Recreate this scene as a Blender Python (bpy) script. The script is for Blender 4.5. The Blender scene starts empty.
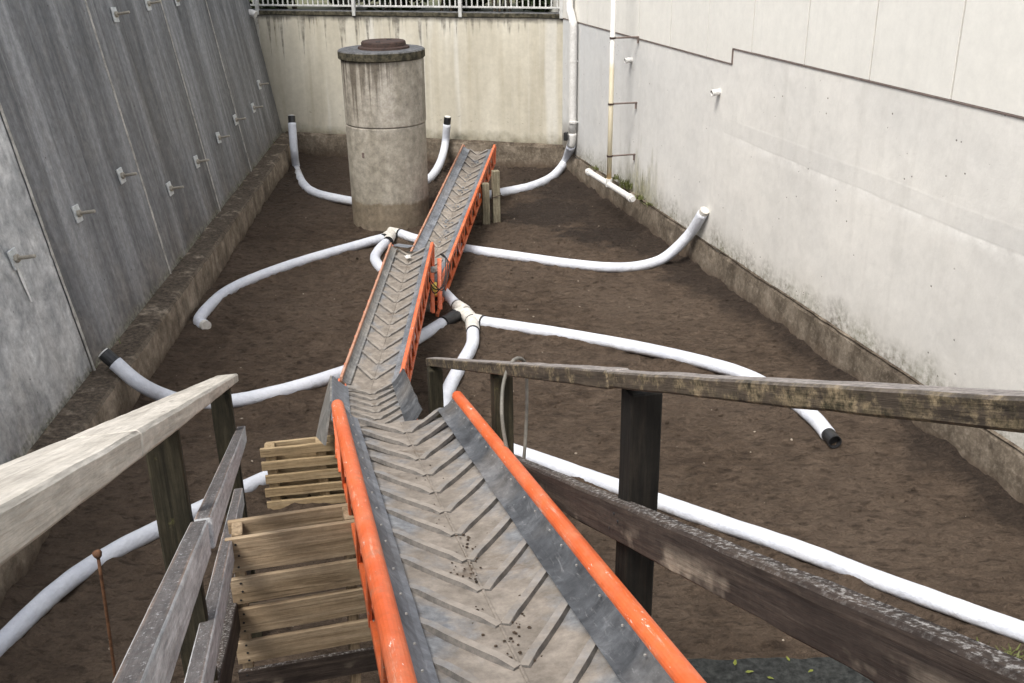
import bpy, bmesh, math, random
from mathutils import Vector, Matrix, noise as mnoise
import numpy as np
random.seed(7)
V = Vector
scene = bpy.context.scene
C = scene.collection
R = math.radians

# ------------------------------------------------------------------ camera
CAM_H = 3.84
FPX = 1000.0
TILT = math.atan2(416, 1000)
ROLL = R(0.78)
_F = V((0, math.cos(TILT), -math.sin(TILT)))
_R0 = V((1, 0, 0)); _U0 = V((0, math.sin(TILT), math.cos(TILT)))
_R = _R0 * math.cos(ROLL) - _U0 * math.sin(ROLL)
_U = _U0 * math.cos(ROLL) + _R0 * math.sin(ROLL)
CP = V((0, 0, CAM_H))
cd = bpy.data.cameras.new('camera')
cam = bpy.data.objects.new('camera', cd); C.objects.link(cam)
cam.matrix_world = Matrix(((_R.x, _U.x, -_F.x, 0), (_R.y, _U.y, -_F.y, 0), (_R.z, _U.z, -_F.z, CAM_H), (0, 0, 0, 1)))
cd.sensor_width = 36; cd.lens = 36 * FPX / 1024
cd.clip_start = 0.05; cd.clip_end = 1000
scene.camera = cam

# ------------------------------------------------------------------ sky, sun, exposure (bright overcast)
SUN_EL, SUN_AZ = 58, 215          # azimuth of the sun, clockwise from +Y
w = bpy.data.worlds.new('World'); scene.world = w; w.use_nodes = True
wn = w.node_tree; bg = wn.nodes['Background']
sky = wn.nodes.new('ShaderNodeTexSky'); sky.sky_type = 'NISHITA'; sky.sun_disc = False
sky.sun_elevation = R(SUN_EL); sky.sun_rotation = R(SUN_AZ); sky.dust_density = 4.0; sky.air_density = 1.2
hs = wn.nodes.new('ShaderNodeHueSaturation'); hs.inputs['Saturation'].default_value = 0.34
wn.links.new(sky.outputs[0], hs.inputs['Color']); wn.links.new(hs.outputs[0], bg.inputs[0])
bg.inputs[1].default_value = 0.145
sd = bpy.data.lights.new('sun', 'SUN'); sd.energy = 1.5; sd.angle = R(18); sd.color = (1, .955, .89)
sun = bpy.data.objects.new('sun', sd); C.objects.link(sun)
_sv = V((math.sin(R(SUN_AZ)) * math.cos(R(SUN_EL)), math.cos(R(SUN_AZ)) * math.cos(R(SUN_EL)), math.sin(R(SUN_EL))))
sun.rotation_euler = _sv.to_track_quat('Z', 'Y').to_euler()
scene.view_settings.view_transform = 'Standard'; scene.view_settings.look = 'None'
scene.view_settings.exposure = 0.9; scene.view_settings.gamma = 1

# ------------------------------------------------------------------ measuring: photograph direction -> point on a real plane
def ray(x, y): return _F * FPX + _R * (x - 512) + _U * (341.5 - y)
def G(x, y, h=0.0):
    d = ray(x, y); return CP + d * ((h - CAM_H) / d.z)
def onplane(x, y, p0, n):
    d = ray(x, y); return CP + d * ((p0 - CP).dot(n) / d.dot(n))

# ------------------------------------------------------------------ object helpers
WM = {}
def tag(o, label=None, cat=None, group=None, kind=None):
    if label: o['label'] = label
    if cat: o['category'] = cat
    if group: o['group'] = group
    if kind: o['kind'] = kind
    return o
def link(name, data, mw, parent=None):
    o = bpy.data.objects.new(name, data); C.objects.link(o)
    WM[o] = mw
    if parent is not None:
        o.parent = parent; o.matrix_local = WM[parent].inverted() @ mw
    else:
        o.matrix_world = mw
    return o
def thing(name, label, cat, loc, group=None):
    o = link(name, None, Matrix.Translation(V(loc))); o.empty_display_size = .1
    return tag(o, label, cat, group)
def mesh_from(bm, mat, smooth=False, name='m'):
    me = bpy.data.meshes.new(name); bm.normal_update(); bm.to_mesh(me); bm.free()
    for m in (mat if isinstance(mat, (list, tuple)) else [mat]): me.materials.append(m)
    if smooth:
        for p in me.polygons: p.use_smooth = True
    return me
def put(name, bm, mat, parent=None, mw=None, smooth=False):
    """bm in the frame mw (world frame when None)"""
    return link(name, mesh_from(bm, mat, smooth, name), mw if mw is not None else Matrix(), parent)
def frame(o, x, z):
    x = V(x).normalized(); z = V(z); z = (z - x * z.dot(x)).normalized(); y = z.cross(x)
    return Matrix(((x.x, y.x, z.x, o[0]), (x.y, y.y, z.y, o[1]), (x.z, y.z, z.z, o[2]), (0, 0, 0, 1)))
def box_bm(x0, x1, y0, y1, z0, z1, bev=0.0, bm=None, segs=0, jit=0.0, seed=0):
    b = bmesh.new()
    bmesh.ops.create_cube(b, size=1)
    for v in b.verts:
        v.co = V((x0 + (x1 - x0) * (v.co.x + .5), y0 + (y1 - y0) * (v.co.y + .5), z0 + (z1 - z0) * (v.co.z + .5)))
    if bev: bmesh.ops.bevel(b, geom=list(b.edges), offset=bev, segments=1, affect='EDGES')
    if segs:
        for k in range(1, segs):
            x = x0 + (x1 - x0) * k / segs
            bmesh.ops.bisect_plane(b, geom=list(b.verts) + list(b.edges) + list(b.faces), plane_co=(x, 0, 0), plane_no=(1, 0, 0))
    if jit:
        o = V((seed * 3.1, seed * 7.7, seed * 1.3))
        for v in b.verts:
            v.co += V((0, 1, 1)) * 0 + V((0, mnoise.noise(v.co * 5 + o) * jit + mnoise.noise(v.co * 23 + o) * jit * .5, mnoise.noise(v.co * 6 - o) * jit + mnoise.noise(v.co * 27 - o) * jit * .5))
    if bm is None: return b
    me = bpy.data.meshes.new('t'); b.to_mesh(me); b.free(); bm.from_mesh(me); bpy.data.meshes.remove(me)
    return bm
def xf(bm, m):
    bmesh.ops.transform(bm, matrix=m, verts=list(bm.verts)); return bm
def board(name, p0, p1, wid, thick, mat, parent, zdir=(0, 0, 1), bev=.003, segs=0, jit=0.0, extra=0):
    """timber from p0 to p1 (centre line); wid across (local y), thick along zdir (local z)"""
    p0, p1 = V(p0), V(p1); L = (p1 - p0).length
    mw = frame((p0 + p1) / 2, p1 - p0, zdir)
    bm = box_bm(-L / 2, L / 2, -wid / 2, wid / 2, -thick / 2, thick / 2, bev, None, segs, jit, random.random() * 9)
    return put(name, bm, mat, parent, mw)
def catmull(pts, step):
    pts = [V(p) for p in pts]
    P = [pts[0] * 2 - pts[1]] + pts + [pts[-1] * 2 - pts[-2]]
    out = []
    for i in range(1, len(P) - 2):
        n = max(2, int((P[i + 1] - P[i]).length / step))
        for k in range(n):
            t = k / n
            a, b, c, d = P[i - 1], P[i], P[i + 1], P[i + 2]
            out.append(.5 * ((2 * b) + (c - a) * t + (2 * a - 5 * b + 4 * c - d) * t * t + (3 * b - a - 3 * c + d) * t ** 3))
    out.append(pts[-1]); return out
def tube_bm(path, r, n=14, wr=0.0, bm=None, cap=True, hollow=0.0, seed=0.0):
    bm = bm or bmesh.new(); rings = []
    t0 = (path[1] - path[0]).normalized()
    nrm = t0.orthogonal().normalized()
    L = 0.0
    for i, p in enumerate(path):
        t = (path[min(i + 1, len(path) - 1)] - path[max(i - 1, 0)]).normalized()
        nrm = (nrm - t * nrm.dot(t)).normalized(); bn = t.cross(nrm)
        if i: L += (path[i] - path[i - 1]).length
        ring = []
        for k in range(n):
            a = 2 * math.pi * k / n
            rr = r(L) if callable(r) else r
            if wr: rr *= 1 + wr * (mnoise.noise(V((math.cos(a) * 1.4, math.sin(a) * 1.4, L * 9 + seed))) * .7 + mnoise.noise(V((a * .6, seed, L * 2.3))) * .8)
            ring.append(bm.verts.new(p + (nrm * math.cos(a) + bn * math.sin(a)) * rr))
        rings.append(ring)
    for a, b in zip(rings, rings[1:]):
        for k in range(n): bm.faces.new((a[k], a[(k + 1) % n], b[(k + 1) % n], b[k]))
    if cap:
        for ring, p, s in ((rings[0], path[0], -1), (rings[-1], path[-1], 1)):
            t = (path[1] - path[0]).normalized() if s < 0 else (path[-1] - path[-2]).normalized()
            if hollow:
                inner = [bm.verts.new(p + (v.co - p) * (1 - hollow)) for v in ring]
                deep = [bm.verts.new(v.co - t * s * .12) for v in inner]
                for k in range(n):
                    bm.faces.new((ring[k], ring[(k + 1) % n], inner[(k + 1) % n], inner[k]))
                    bm.faces.new((inner[k], inner[(k + 1) % n], deep[(k + 1) % n], deep[k]))
                bm.faces.new(deep)
            else: bm.faces.new(ring)
    bmesh.ops.recalc_face_normals(bm, faces=list(bm.faces))
    return bm
def lathe_bm(prof, n=40, bm=None):
    bm = bm or bmesh.new(); rings = []
    for r, z in prof:
        rings.append([bm.verts.new((r * math.cos(2 * math.pi * k / n), r * math.sin(2 * math.pi * k / n), z)) for k in range(n)])
    for a, b in zip(rings, rings[1:]):
        for k in range(n): bm.faces.new((a[k], a[(k + 1) % n], b[(k + 1) % n], b[k]))
    bm.faces.new(rings[0]); bm.faces.new(rings[-1])
    bmesh.ops.recalc_face_normals(bm, faces=list(bm.faces)); return bm

# ------------------------------------------------------------------ material helpers
class Mat:
    def __init__(s, name, rough=.8, spec=.3, metal=0.0):
        s.m = bpy.data.materials.new(name); s.m.use_nodes = True; s.nt = s.m.node_tree
        s.b = s.nt.nodes['Principled BSDF']; s.b.inputs['Roughness'].default_value = rough
        s.b.inputs['Specular IOR Level'].default_value = spec; s.b.inputs['Metallic'].default_value = metal
        s.tc = s.nt.nodes.new('ShaderNodeTexCoord'); s.obj = s.tc.outputs['Object']
        s.geo = s.nt.nodes.new('ShaderNodeNewGeometry'); s.pos = s.geo.outputs['Position']
    def N(s, t, **kw):
        n = s.nt.nodes.new(t)
        for k, v in kw.items(): setattr(n, k, v)
        return n
    def set(s, inp, v):
        if isinstance(v, bpy.types.NodeSocket): s.nt.links.new(v, inp)
        elif isinstance(v, (tuple, list)) and len(v) == 3 and inp.type == 'RGBA': inp.default_value = (*v, 1)
        else: inp.default_value = v
    def math(s, op, a, b=0.0, clamp=False):
        n = s.N('ShaderNodeMath', operation=op, use_clamp=clamp); s.set(n.inputs[0], a); s.set(n.inputs[1], b); return n.outputs[0]
    def scale(s, vec, sc, off=(0, 0, 0)):
        n = s.N('ShaderNodeMapping'); s.set(n.inputs[0], vec); n.inputs['Scale'].default_value = sc; n.inputs['Location'].default_value = off; return n.outputs[0]
    def rnd(s): return s.N('ShaderNodeObjectInfo').outputs['Random']
    def shift(s, vec, amt=37.0):
        n = s.N('ShaderNodeVectorMath', operation='ADD'); s.set(n.inputs[0], vec)
        c = s.N('ShaderNodeCombineXYZ'); v = s.math('MULTIPLY', s.rnd(), amt)
        for i in range(3): s.set(c.inputs[i], v)
        s.set(n.inputs[1], c.outputs[0]); return n.outputs[0]
    def noise(s, vec, scale=1.0, det=4, rough=.55, dist=0.0):
        n = s.N('ShaderNodeTexNoise'); s.set(n.inputs['Vector'], vec); n.inputs['Scale'].default_value = scale
        n.inputs['Detail'].default_value = det; n.inputs['Roughness'].default_value = rough; n.inputs['Distortion'].default_value = dist
        return n.outputs[0]
    def voro(s, vec, scale, feat='F1', out='Distance', rand=1.0):
        n = s.N('ShaderNodeTexVoronoi', feature=feat); s.set(n.inputs['Vector'], vec); n.inputs['Scale'].default_value = scale
        n.inputs['Randomness'].default_value = rand; return n.outputs[out]
    def ramp(s, f, stops):
        n = s.N('ShaderNodeValToRGB'); s.set(n.inputs[0], f); e = n.color_ramp.elements
        while len(e) < len(stops): e.new(.5)
        for el, (p, c) in zip(e, stops):
            el.position = p; el.color = (*c, 1) if isinstance(c, (tuple, list)) else (c, c, c, 1)
        return n.outputs[0]
    def step(s, f, lo, hi):
        n = s.N('ShaderNodeMapRange', clamp=True); s.set(n.inputs[0], f); n.inputs[1].default_value = lo; n.inputs[2].default_value = hi; return n.outputs[0]
    def mix(s, f, a, b, mode='MIX'):
        n = s.N('ShaderNodeMix', data_type='RGBA', blend_type=mode); s.set(n.inputs[0], f); s.set(n.inputs[6], a); s.set(n.inputs[7], b); return n.outputs[2]
    def sep(s, vec):
        n = s.N('ShaderNodeSeparateXYZ'); s.set(n.inputs[0], vec); return n.outputs
    def bump(s, h, strength=.5, dist=.01, prev=None):
        n = s.N('ShaderNodeBump'); s.set(n.inputs['Height'], h); n.inputs['Strength'].default_value = strength; n.inputs['Distance'].default_value = dist
        if prev is not None: s.set(n.inputs['Normal'], prev)
        return n.outputs[0]
    def grit(s, col, amt=.35, sc=14.0, vec=None):
        f = s.noise(vec if vec is not None else s.pos, sc, 9, .78)
        k = s.N('ShaderNodeMapRange', clamp=True); s.set(k.inputs[0], f); k.inputs[1].default_value = .33; k.inputs[2].default_value = .67
        k.inputs[3].default_value = 1 - amt; k.inputs[4].default_value = 1 + amt
        n = s.N('ShaderNodeVectorMath', operation='SCALE'); s.set(n.inputs[0], col); s.set(n.inputs['Scale'], k.outputs[0]); return n.outputs[0]
    def done(s, col, nrm=None, rough=None, grit=0.0, sc=14.0):
        if grit: col = s.grit(col, grit, sc)
        s.set(s.b.inputs['Base Color'], col)
        if nrm is not None: s.set(s.b.inputs['Normal'], nrm)
        if rough is not None: s.set(s.b.inputs['Roughness'], rough)
        return s.m

# ---- materials
def m_dirt():
    m = Mat('damp_earth', .95, .15)
    p = m.pos
    big = m.noise(p, .55, 3); mid = m.noise(p, 4.5, 5, .65); fine = m.noise(p, 38, 5, .7)
    col = m.ramp(mid, [(.28, (.056, .039, .028)), (.5, (.095, .068, .048)), (.72, (.145, .106, .077))])
    col = m.mix(m.step(big, .36, .66), col, m.mix(.6, col, (.148, .111, .083)))
    col = m.mix(m.math('MULTIPLY', m.step(fine, .56, .78), .5), col, (.165, .128, .097))
    rip = m.noise(m.scale(p, (7, 15, 9)), 1, 4, .6)
    col = m.mix(m.math('MULTIPLY', m.math('SUBTRACT', 1.0, m.step(rip, .36, .46)), .55), col, (.030, .021, .015))  # hollows between ridges darkened in colour, like shadow lines
    # damp soil along the right kerb and in patches in the far right corner
    xyz = m.sep(p); dist = m.math('SUBTRACT', m.math('MULTIPLY', m.math('SUBTRACT', 3.5, xyz[0]), .97), m.math('MULTIPLY', m.math('SUBTRACT', xyz[1], 6.4), .244))
    wide = m.math('ADD', .22, m.math('MULTIPLY', m.step(xyz[1], 9.5, 14.5), .75))
    wob = m.math('MULTIPLY', m.math('SUBTRACT', m.noise(p, 1.7, 5, .65), .5), 1.1)
    wet = m.math('SUBTRACT', 1.0, m.step(m.math('SUBTRACT', m.math('ADD', dist, wob), wide), -.10, .14))
    far = m.math('MULTIPLY', m.step(xyz[1], 11.8, 16.5), .55)
    wet = m.math('MAXIMUM', m.math('MULTIPLY', wet, .72), far)
    pat = m.math('MULTIPLY', m.step(m.noise(p, .9, 5, .65, .5), .55, .63), m.math('MULTIPLY', m.step(xyz[1], 11.5, 12.6), m.step(xyz[0], -.4, .4)))
    wet = m.math('MAXIMUM', wet, m.math('MULTIPLY', pat, .9))
    for cx, cy, ax, ay in ((.55, 14.1, .75, .8), (1.35, 12.9, .55, .5), (1.0, 15.3, .6, .7)):
        q = m.scale(p, (1 / ax, 1 / ay, 0), (-cx / ax, -cy / ay, 0)); d = m.N('ShaderNodeVectorMath', operation='LENGTH'); m.set(d.inputs[0], q)
        wet = m.math('MAXIMUM', wet, m.math('MULTIPLY', m.math('SUBTRACT', 1.0, m.step(m.math('ADD', d.outputs['Value'], m.math('MULTIPLY', m.math('SUBTRACT', m.noise(p, 2.6, 5, .7), .5), 2.2)), .75, 1.05)), .88))
    col = m.mix(wet, col, m.mix(m.step(fine, .4, .65), (.020, .016, .014), (.052, .038, .029)))
    gr = m.noise(m.scale(p, (1, 1.5, 1)), 13, 8, .72, .4)
    n = m.bump(fine, .7, .03); n = m.bump(mid, .6, .05, n); n = m.bump(rip, 1.0, .07, n); n = m.bump(gr, 1.0, .07, n)
    col = m.mix(m.math('MULTIPLY', m.math('SUBTRACT', 1.0, m.step(gr, .36, .45)), .38), col, (.022, .016, .012))  # fine crevices get their shade from a darker colour
    col = m.mix(m.math('MULTIPLY', m.step(gr, .57, .68), .24), col, (.215, .168, .128))
    return m.done(col, n, m.math('SUBTRACT', .96, m.math('MULTIPLY', wet, .25)), .17, 26)
def m_wall_dark(light=0.0):
    m = Mat('streaked_formwork_concrete' if not light else 'pale_mottled_concrete', .62, .35)
    p = m.shift(m.obj, 61)
    s1 = m.noise(m.scale(p, (2.2, 1, .16)), 1, 5, .6, .3); s2 = m.noise(m.scale(p, (10, 1, .3)), 1, 5, .62, .2); s3 = m.noise(m.scale(p, (5.5, 1, .12)), 1, 3)
    mot = m.noise(p, 7, 6, .68)
    if light:
        col = m.ramp(m.noise(p, 2.6, 8, .7, .6), [(.3, (.235, .243, .248)), (.46, (.44, .447, .45)), (.64, (.66, .66, .65))])
        col = m.mix(m.math('MULTIPLY', m.step(s2, .55, .75), .3), col, (.11, .115, .12))
        col = m.mix(m.math('MULTIPLY', m.step(mot, .57, .7), .55), col, (.43, .42, .40))
    else:
        col = m.ramp(s1, [(.30, (.066, .068, .072)), (.47, (.160, .164, .171)), (.66, (.325, .330, .338))])
        col = m.mix(m.math('MULTIPLY', m.step(s2, .50, .66), .46), col, (.045, .049, .054))
        col = m.mix(m.math('MULTIPLY', m.step(s3, .55, .66), .38), col, (.42, .422, .425))
        thin = m.step(m.noise(m.scale(p, (34, 1, .22)), 1, 2), .66, .74)
        col = m.mix(m.math('MULTIPLY', thin, .55), col, (.42, .41, .39))
        col = m.mix(m.math('MULTIPLY', m.step(mot, .50, .68), .38), col, (.24, .23, .215))
    z = m.sep(m.obj)[2]
    lowf = m.math('MULTIPLY', m.math('SUBTRACT', 1.0, m.step(m.math('ADD', z, m.math('MULTIPLY', m.noise(m.scale(p, (3, 1, .6)), 1.2, 4), 1.3)), .55, 1.25)), .55)
    col = m.mix(lowf, col, m.ramp(mot, [(.35, (.07, .06, .05)), (.6, (.22, .19, .155))]))
    crust = m.math('SUBTRACT', 1.0, m.step(m.math('ADD', z, m.math('MULTIPLY', m.noise(p, 14, 5), .26)), .17, .26))
    col = m.mix(m.math('MULTIPLY', crust, .75), col, m.ramp(m.noise(p, 30, 3), [(.4, (.06, .06, .035)), (.6, (.27, .26, .20))]))
    hole = m.math('SUBTRACT', 1.0, m.step(m.voro(m.obj, 9), .05, .085))
    hole = m.math('MULTIPLY', hole, m.step(m.noise(m.obj, 2.2, 2), .52, .56))
    col = m.mix(hole, col, (.02, .02, .02))
    n = m.bump(m.noise(m.scale(p, (22, 1, .5)), 1, 4), .35, .012); n = m.bump(mot, .35, .012, n); n = m.bump(m.noise(p, 60, 4, .7), .3, .004, n)
    wp = m.noise(m.scale(p, (4, 1, .9)), 2.2, 8, .75, .7)
    col = m.mix(m.math('MULTIPLY', m.step(wp, .53, .62), .22), col, (.34, .335, .325) if not light else (.60, .59, .57))
    col = m.mix(m.math('MULTIPLY', m.math('SUBTRACT', 1.0, m.step(wp, .36, .45)), .28), col, (.045, .046, .05) if not light else (.14, .145, .15))
    return m.done(col, n, m.step(s1, -.4, 1.1), .30, 14)
def m_wall_right():
    m = Mat('rendered_concrete', .8, .25); p = m.obj; xyz = m.sep(p); x, z = xyz[0], xyz[2]
    a = m.noise(p, .7, 5, .6); b = m.noise(p, 5, 6, .65); f = m.noise(p, 45, 4, .6)
    col = m.ramp(a, [(.3, (.58, .565, .53)), (.5, (.66, .64, .595)), (.72, (.73, .705, .65))])
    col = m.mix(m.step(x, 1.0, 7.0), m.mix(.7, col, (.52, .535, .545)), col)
    col = m.mix(m.math('MULTIPLY', m.step(b, .5, .75), .25), col, (.44, .425, .39))
    # faint horizontal bands of old coating
    hz = m.math('ADD', z, m.math('MULTIPLY', m.noise(m.scale(p, (.8, 1, 2)), 1, 4), .05))
    band = m.math('MULTIPLY', m.step(hz, 1.72, 1.74), m.math('SUBTRACT', 1.0, m.step(hz, 1.89, 1.91)))
    band = m.math('MULTIPLY', band, m.step(x, 5.6, 7.0))
    col = m.mix(m.math('MULTIPLY', band, .14), col, (.50, .495, .475))
    ed = m.math('MULTIPLY', m.math('MULTIPLY', m.step(hz, 1.60, 1.72), m.math('SUBTRACT', 1.0, m.step(hz, 1.72, 1.735))), m.step(x, 5.6, 7))
    col = m.mix(m.math('MULTIPLY', ed, m.math('MULTIPLY', m.step(b, .4, .6), .8)), col, (.80, .785, .74))
    # drip streaks and grime at the foot
    st = m.noise(m.scale(p, (6, 1, .35)), 1, 4)
    col = m.mix(m.math('MULTIPLY', m.step(st, .56, .75), .18), col, (.36, .34, .30))
    low = m.math('SUBTRACT', 1.0, m.step(m.math('ADD', z, m.math('MULTIPLY', m.noise(m.scale(p, (2.2, 1, 1.0)), 1.4, 5, .6), .75)),   .68, 1.02))
    col = m.mix(m.math('MULTIPLY', low, m.step(m.noise(p, 16, 5, .7), .36, .62)), col, m.ramp(m.noise(p, 2.0, 3), [(.4, (.085, .068, .05)), (.62, (.085, .088, .036))]))
    low2 = m.math('SUBTRACT', 1.0, m.step(m.math('ADD', z, m.math('MULTIPLY', m.noise(m.scale(p, (1.2, 1, .5)), 1.4, 4, .6), .9)), .55, 1.3))
    col = m.mix(m.math('MULTIPLY', low2, .35), col, (.36, .335, .275))
    ax = m.math('SUBTRACT', 1.0, m.step(m.math('ABSOLUTE', m.math('SUBTRACT', x, 3.9)), .1, .9))
    al = m.math('MULTIPLY', ax, m.step(m.math('SUBTRACT', m.noise(m.scale(p, (5, 1, 1.2)), 1.2, 5, .65), m.math('MULTIPLY', z, .42)), .10, .30))
    col = m.mix(m.math('MULTIPLY', al, .75), col, m.ramp(m.noise(p, 12, 4), [(.4, (.10, .095, .035)), (.62, (.27, .25, .12))]))
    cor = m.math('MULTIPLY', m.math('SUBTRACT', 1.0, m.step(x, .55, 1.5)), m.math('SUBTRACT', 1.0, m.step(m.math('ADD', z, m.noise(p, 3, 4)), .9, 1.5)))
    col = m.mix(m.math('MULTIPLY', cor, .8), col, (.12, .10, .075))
    hole = m.math('MULTIPLY', m.math('SUBTRACT', 1.0, m.step(m.voro(p, 11), .07, .10)), m.step(m.noise(p, 1.6, 2), .54, .58))
    col = m.mix(hole, col, (.16, .14, .12))
    col = m.grit(col, .055, 9); pt = m.noise(p, 2.3, 8, .72, .8)
    col = m.mix(m.math('MULTIPLY', m.step(pt, .54, .63), .20), col, (.77, .75, .70)); col = m.mix(m.math('MULTIPLY', m.math('SUBTRACT', 1.0, m.step(pt, .38, .44)), .09), col, (.43, .42, .39))
    n = m.bump(b, .25, .012); n = m.bump(f, .25, .004, n); n = m.bump(m.math('MULTIPLY', hole, -1.0), .6, .01, n)
    n = m.bump(m.math('ADD', m.math('MULTIPLY', band, .15), m.math('MULTIPLY', a, 2.0)), .3, .02, n)
    return m.done(col, n)
def m_panel():
    m = Mat('pale_cladding', .55, .35); p = m.shift(m.obj, 20)
    c = m.mix(m.noise(m.scale(p, (2, 1, .4)), 1, 4), (.68, .665, .615), (.74, .72, .66))
    c = m.mix(m.math('MULTIPLY', m.rnd(), .35), c, (.66, .64, .59))
    c = m.mix(m.math('MULTIPLY', m.step(m.noise(m.scale(p, (9, 1, .25)), 1, 4), .55, .8), .2), c, (.46, .45, .42))
    return m.done(c, m.bump(m.noise(p, 60, 3), .08, .003), None, .06, 7)
def m_wall_back():
    m = Mat('stained_cream_concrete', .8, .25); p = m.obj; xyz = m.sep(p); x, z = xyz[0], xyz[2]
    a = m.noise(m.scale(p, (1.6, 1, .35)), 1, 5); b = m.noise(p, 6, 6, .65)
    col = m.ramp(a, [(.3, (.42, .385, .305)), (.52, (.55, .515, .425)), (.7, (.65, .62, .535))])
    col = m.mix(m.math('MULTIPLY', m.step(m.noise(m.scale(p, (7, 1, .2)), 1, 4), .5, .72), .4), col, (.37, .325, .235))
    col = m.mix(m.math('MULTIPLY', m.step(m.noise(m.scale(p, (3.1, 1, .12), (4, 0, 0)), 1, 3), .56, .66), .5), col, (.66, .65, .61))
    # black runs below the coping
    L = m.math('MULTIPLY', m.math('POWER', m.step(m.noise(m.scale(p, (9.5, 1, .05)), 1, 3, .6), .45, .82), 1.4), 1.5)
    L = m.math('MULTIPLY', L, m.math('SUBTRACT', 1.15, m.step(x, 1.5, 5.5)))
    dep = m.math('SUBTRACT', 2.46, z)
    run = m.step(m.math('SUBTRACT', m.math('ADD', L, .03), dep), -.04, .12)
    col = m.mix(m.math('MULTIPLY', run, m.math('MULTIPLY', m.step(b, .3, .6), .75)), col, (.085, .075, .062))
    top = m.math('SUBTRACT', 1.0, m.step(m.math('ADD', dep, m.math('MULTIPLY', b, -.1)), -.02, .06))
    col = m.mix(m.math('MULTIPLY', top, .9), col, (.075, .07, .062))
    low = m.math('SUBTRACT', 1.0, m.step(m.math('ADD', z, m.math('MULTIPLY', m.noise(p, 5, 5, .6), .4)), .58, .78))
    col = m.mix(m.math('MULTIPLY', low, .75), col, m.ramp(b, [(.4, (.09, .083, .05)), (.62, (.26, .235, .17))]))
    sp = m.math('MULTIPLY', m.step(m.noise(m.scale(p, (1, 1, 2)), 14, 3), .62, .7), m.math('MULTIPLY', m.step(z, .62, .7), m.math('SUBTRACT', 1.0, m.step(z, .8, .95))))
    col = m.mix(m.math('MULTIPLY', sp, .5), col, (.15, .14, .1))
    return m.done(col, m.bump(m.noise(p, 40, 4), .2, .005, m.bump(b, .25, .012)), None, .09, 9)
def m_kerb(tone=0.0, name='muddy_kerb_concrete', lift=1.0):
    m = Mat(name, .92, .2); p = m.pos
    b = m.noise(p, 3.2, 6, .65, .4); f = m.noise(p, 26, 5, .7)
    col = m.ramp(b, [(q, tuple(v * lift for v in c)) for q, c in ((.3, (.066, .052, .038)), (.5, (.142, .116, .087)), (.7, (.25, .21, .165)))])
    col = m.mix(m.math('MULTIPLY', m.step(f, .5, .7), .3), col, (.29, .255, .21))
    st = m.noise(m.scale(p, (5, 5, .8)), 1, 4); col = m.mix(m.math('MULTIPLY', m.step(st, .52, .66), .55), col, (.055, .042, .030))
    nz = m.sep(m.geo.outputs['Normal'])[2]
    soil = m.math('MULTIPLY', m.step(nz, .35, .7), m.step(m.noise(p, 4.0, 5, .65), .40 - tone, .54 - tone))
    col = m.mix(m.math('MULTIPLY', soil, .92), col, m.ramp(f, [(.35, (.035, .027, .02)), (.65, (.095, .075, .056))]))
    z = m.sep(p)[2]
    mud = m.math('SUBTRACT', 1.0, m.step(m.math('ADD', z, m.math('MULTIPLY', m.noise(p, 2.6, 4), .3)), .17, .3))
    col = m.mix(m.math('MULTIPLY', mud, .8), col, (.095, .069, .049))
    return m.done(col, m.bump(f, .5, .015, m.bump(b, .5, .03)), None, .30, 13)
def m_manhole():
    m = Mat('concrete_shaft', .85, .25); p = m.obj; xyz = m.sep(p); z = xyz[2]
    b = m.noise(m.scale(p, (3, 3, .8)), 1, 6, .65); f = m.noise(p, 18, 5, .7)
    col = m.ramp(b, [(.3, (.20, .178, .14)), (.5, (.325, .297, .25)), (.7, (.45, .418, .365))])
    col = m.mix(m.math('MULTIPLY', m.step(f, .52, .7), .3), col, (.24, .215, .17))
    col = m.mix(m.math('MULTIPLY', m.math('SUBTRACT', 1.0, m.step(z, 1.30, 1.36)), .45), col, (.27, .245, .195))
    an = m.noise(m.scale(p, (15, 15, .12)), 1, 3, .65); dep = m.math('SUBTRACT', 2.27, z)
    L = m.math('MULTIPLY', m.step(an, .40, .74), 1.05)
    front = m.math('SUBTRACT', 1.0, m.step(xyz[0], .1, .4))
    run = m.math('MULTIPLY', m.step(m.math('SUBTRACT', L, dep), -.12, .22), front)
    col = m.mix(m.math('MULTIPLY', run, .75), col, (.085, .068, .05))
    tide = m.math('SUBTRACT', 1.0, m.step(m.math('ADD', z, m.math('MULTIPLY', m.noise(p, 7, 4), .14)), .40, .44))
    col = m.mix(m.math('MULTIPLY', tide, .8), col, (.175, .137, .093))
    return m.done(col, m.bump(f, .35, .008, m.bump(b, .3, .02)), None, .38, 10)
def m_slab():
    m = Mat('mossy_concrete_slab', .9, .2); p = m.obj
    f = m.noise(p, 14, 5, .7); z = m.sep(m.geo.outputs['Normal'])[2]
    col = m.mix(m.step(z, .5, .9), m.ramp(f, [(.4, (.028, .026, .018)), (.62, (.10, .088, .06))]), m.ramp(f, [(.4, (.06, .062, .066)), (.64, (.15, .152, .158))]))
    return m.done(col, m.bump(f, .6, .015))
def m_rust(name='rusty_iron', c0=(.055, .03, .024), c1=(.13, .062, .042)):
    m = Mat(name, .75, .3); f = m.noise(m.obj, 26, 5, .7)
    return m.done(m.ramp(f, [(.35, c0), (.65, c1)]), m.bump(f, .4, .006))
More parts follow.
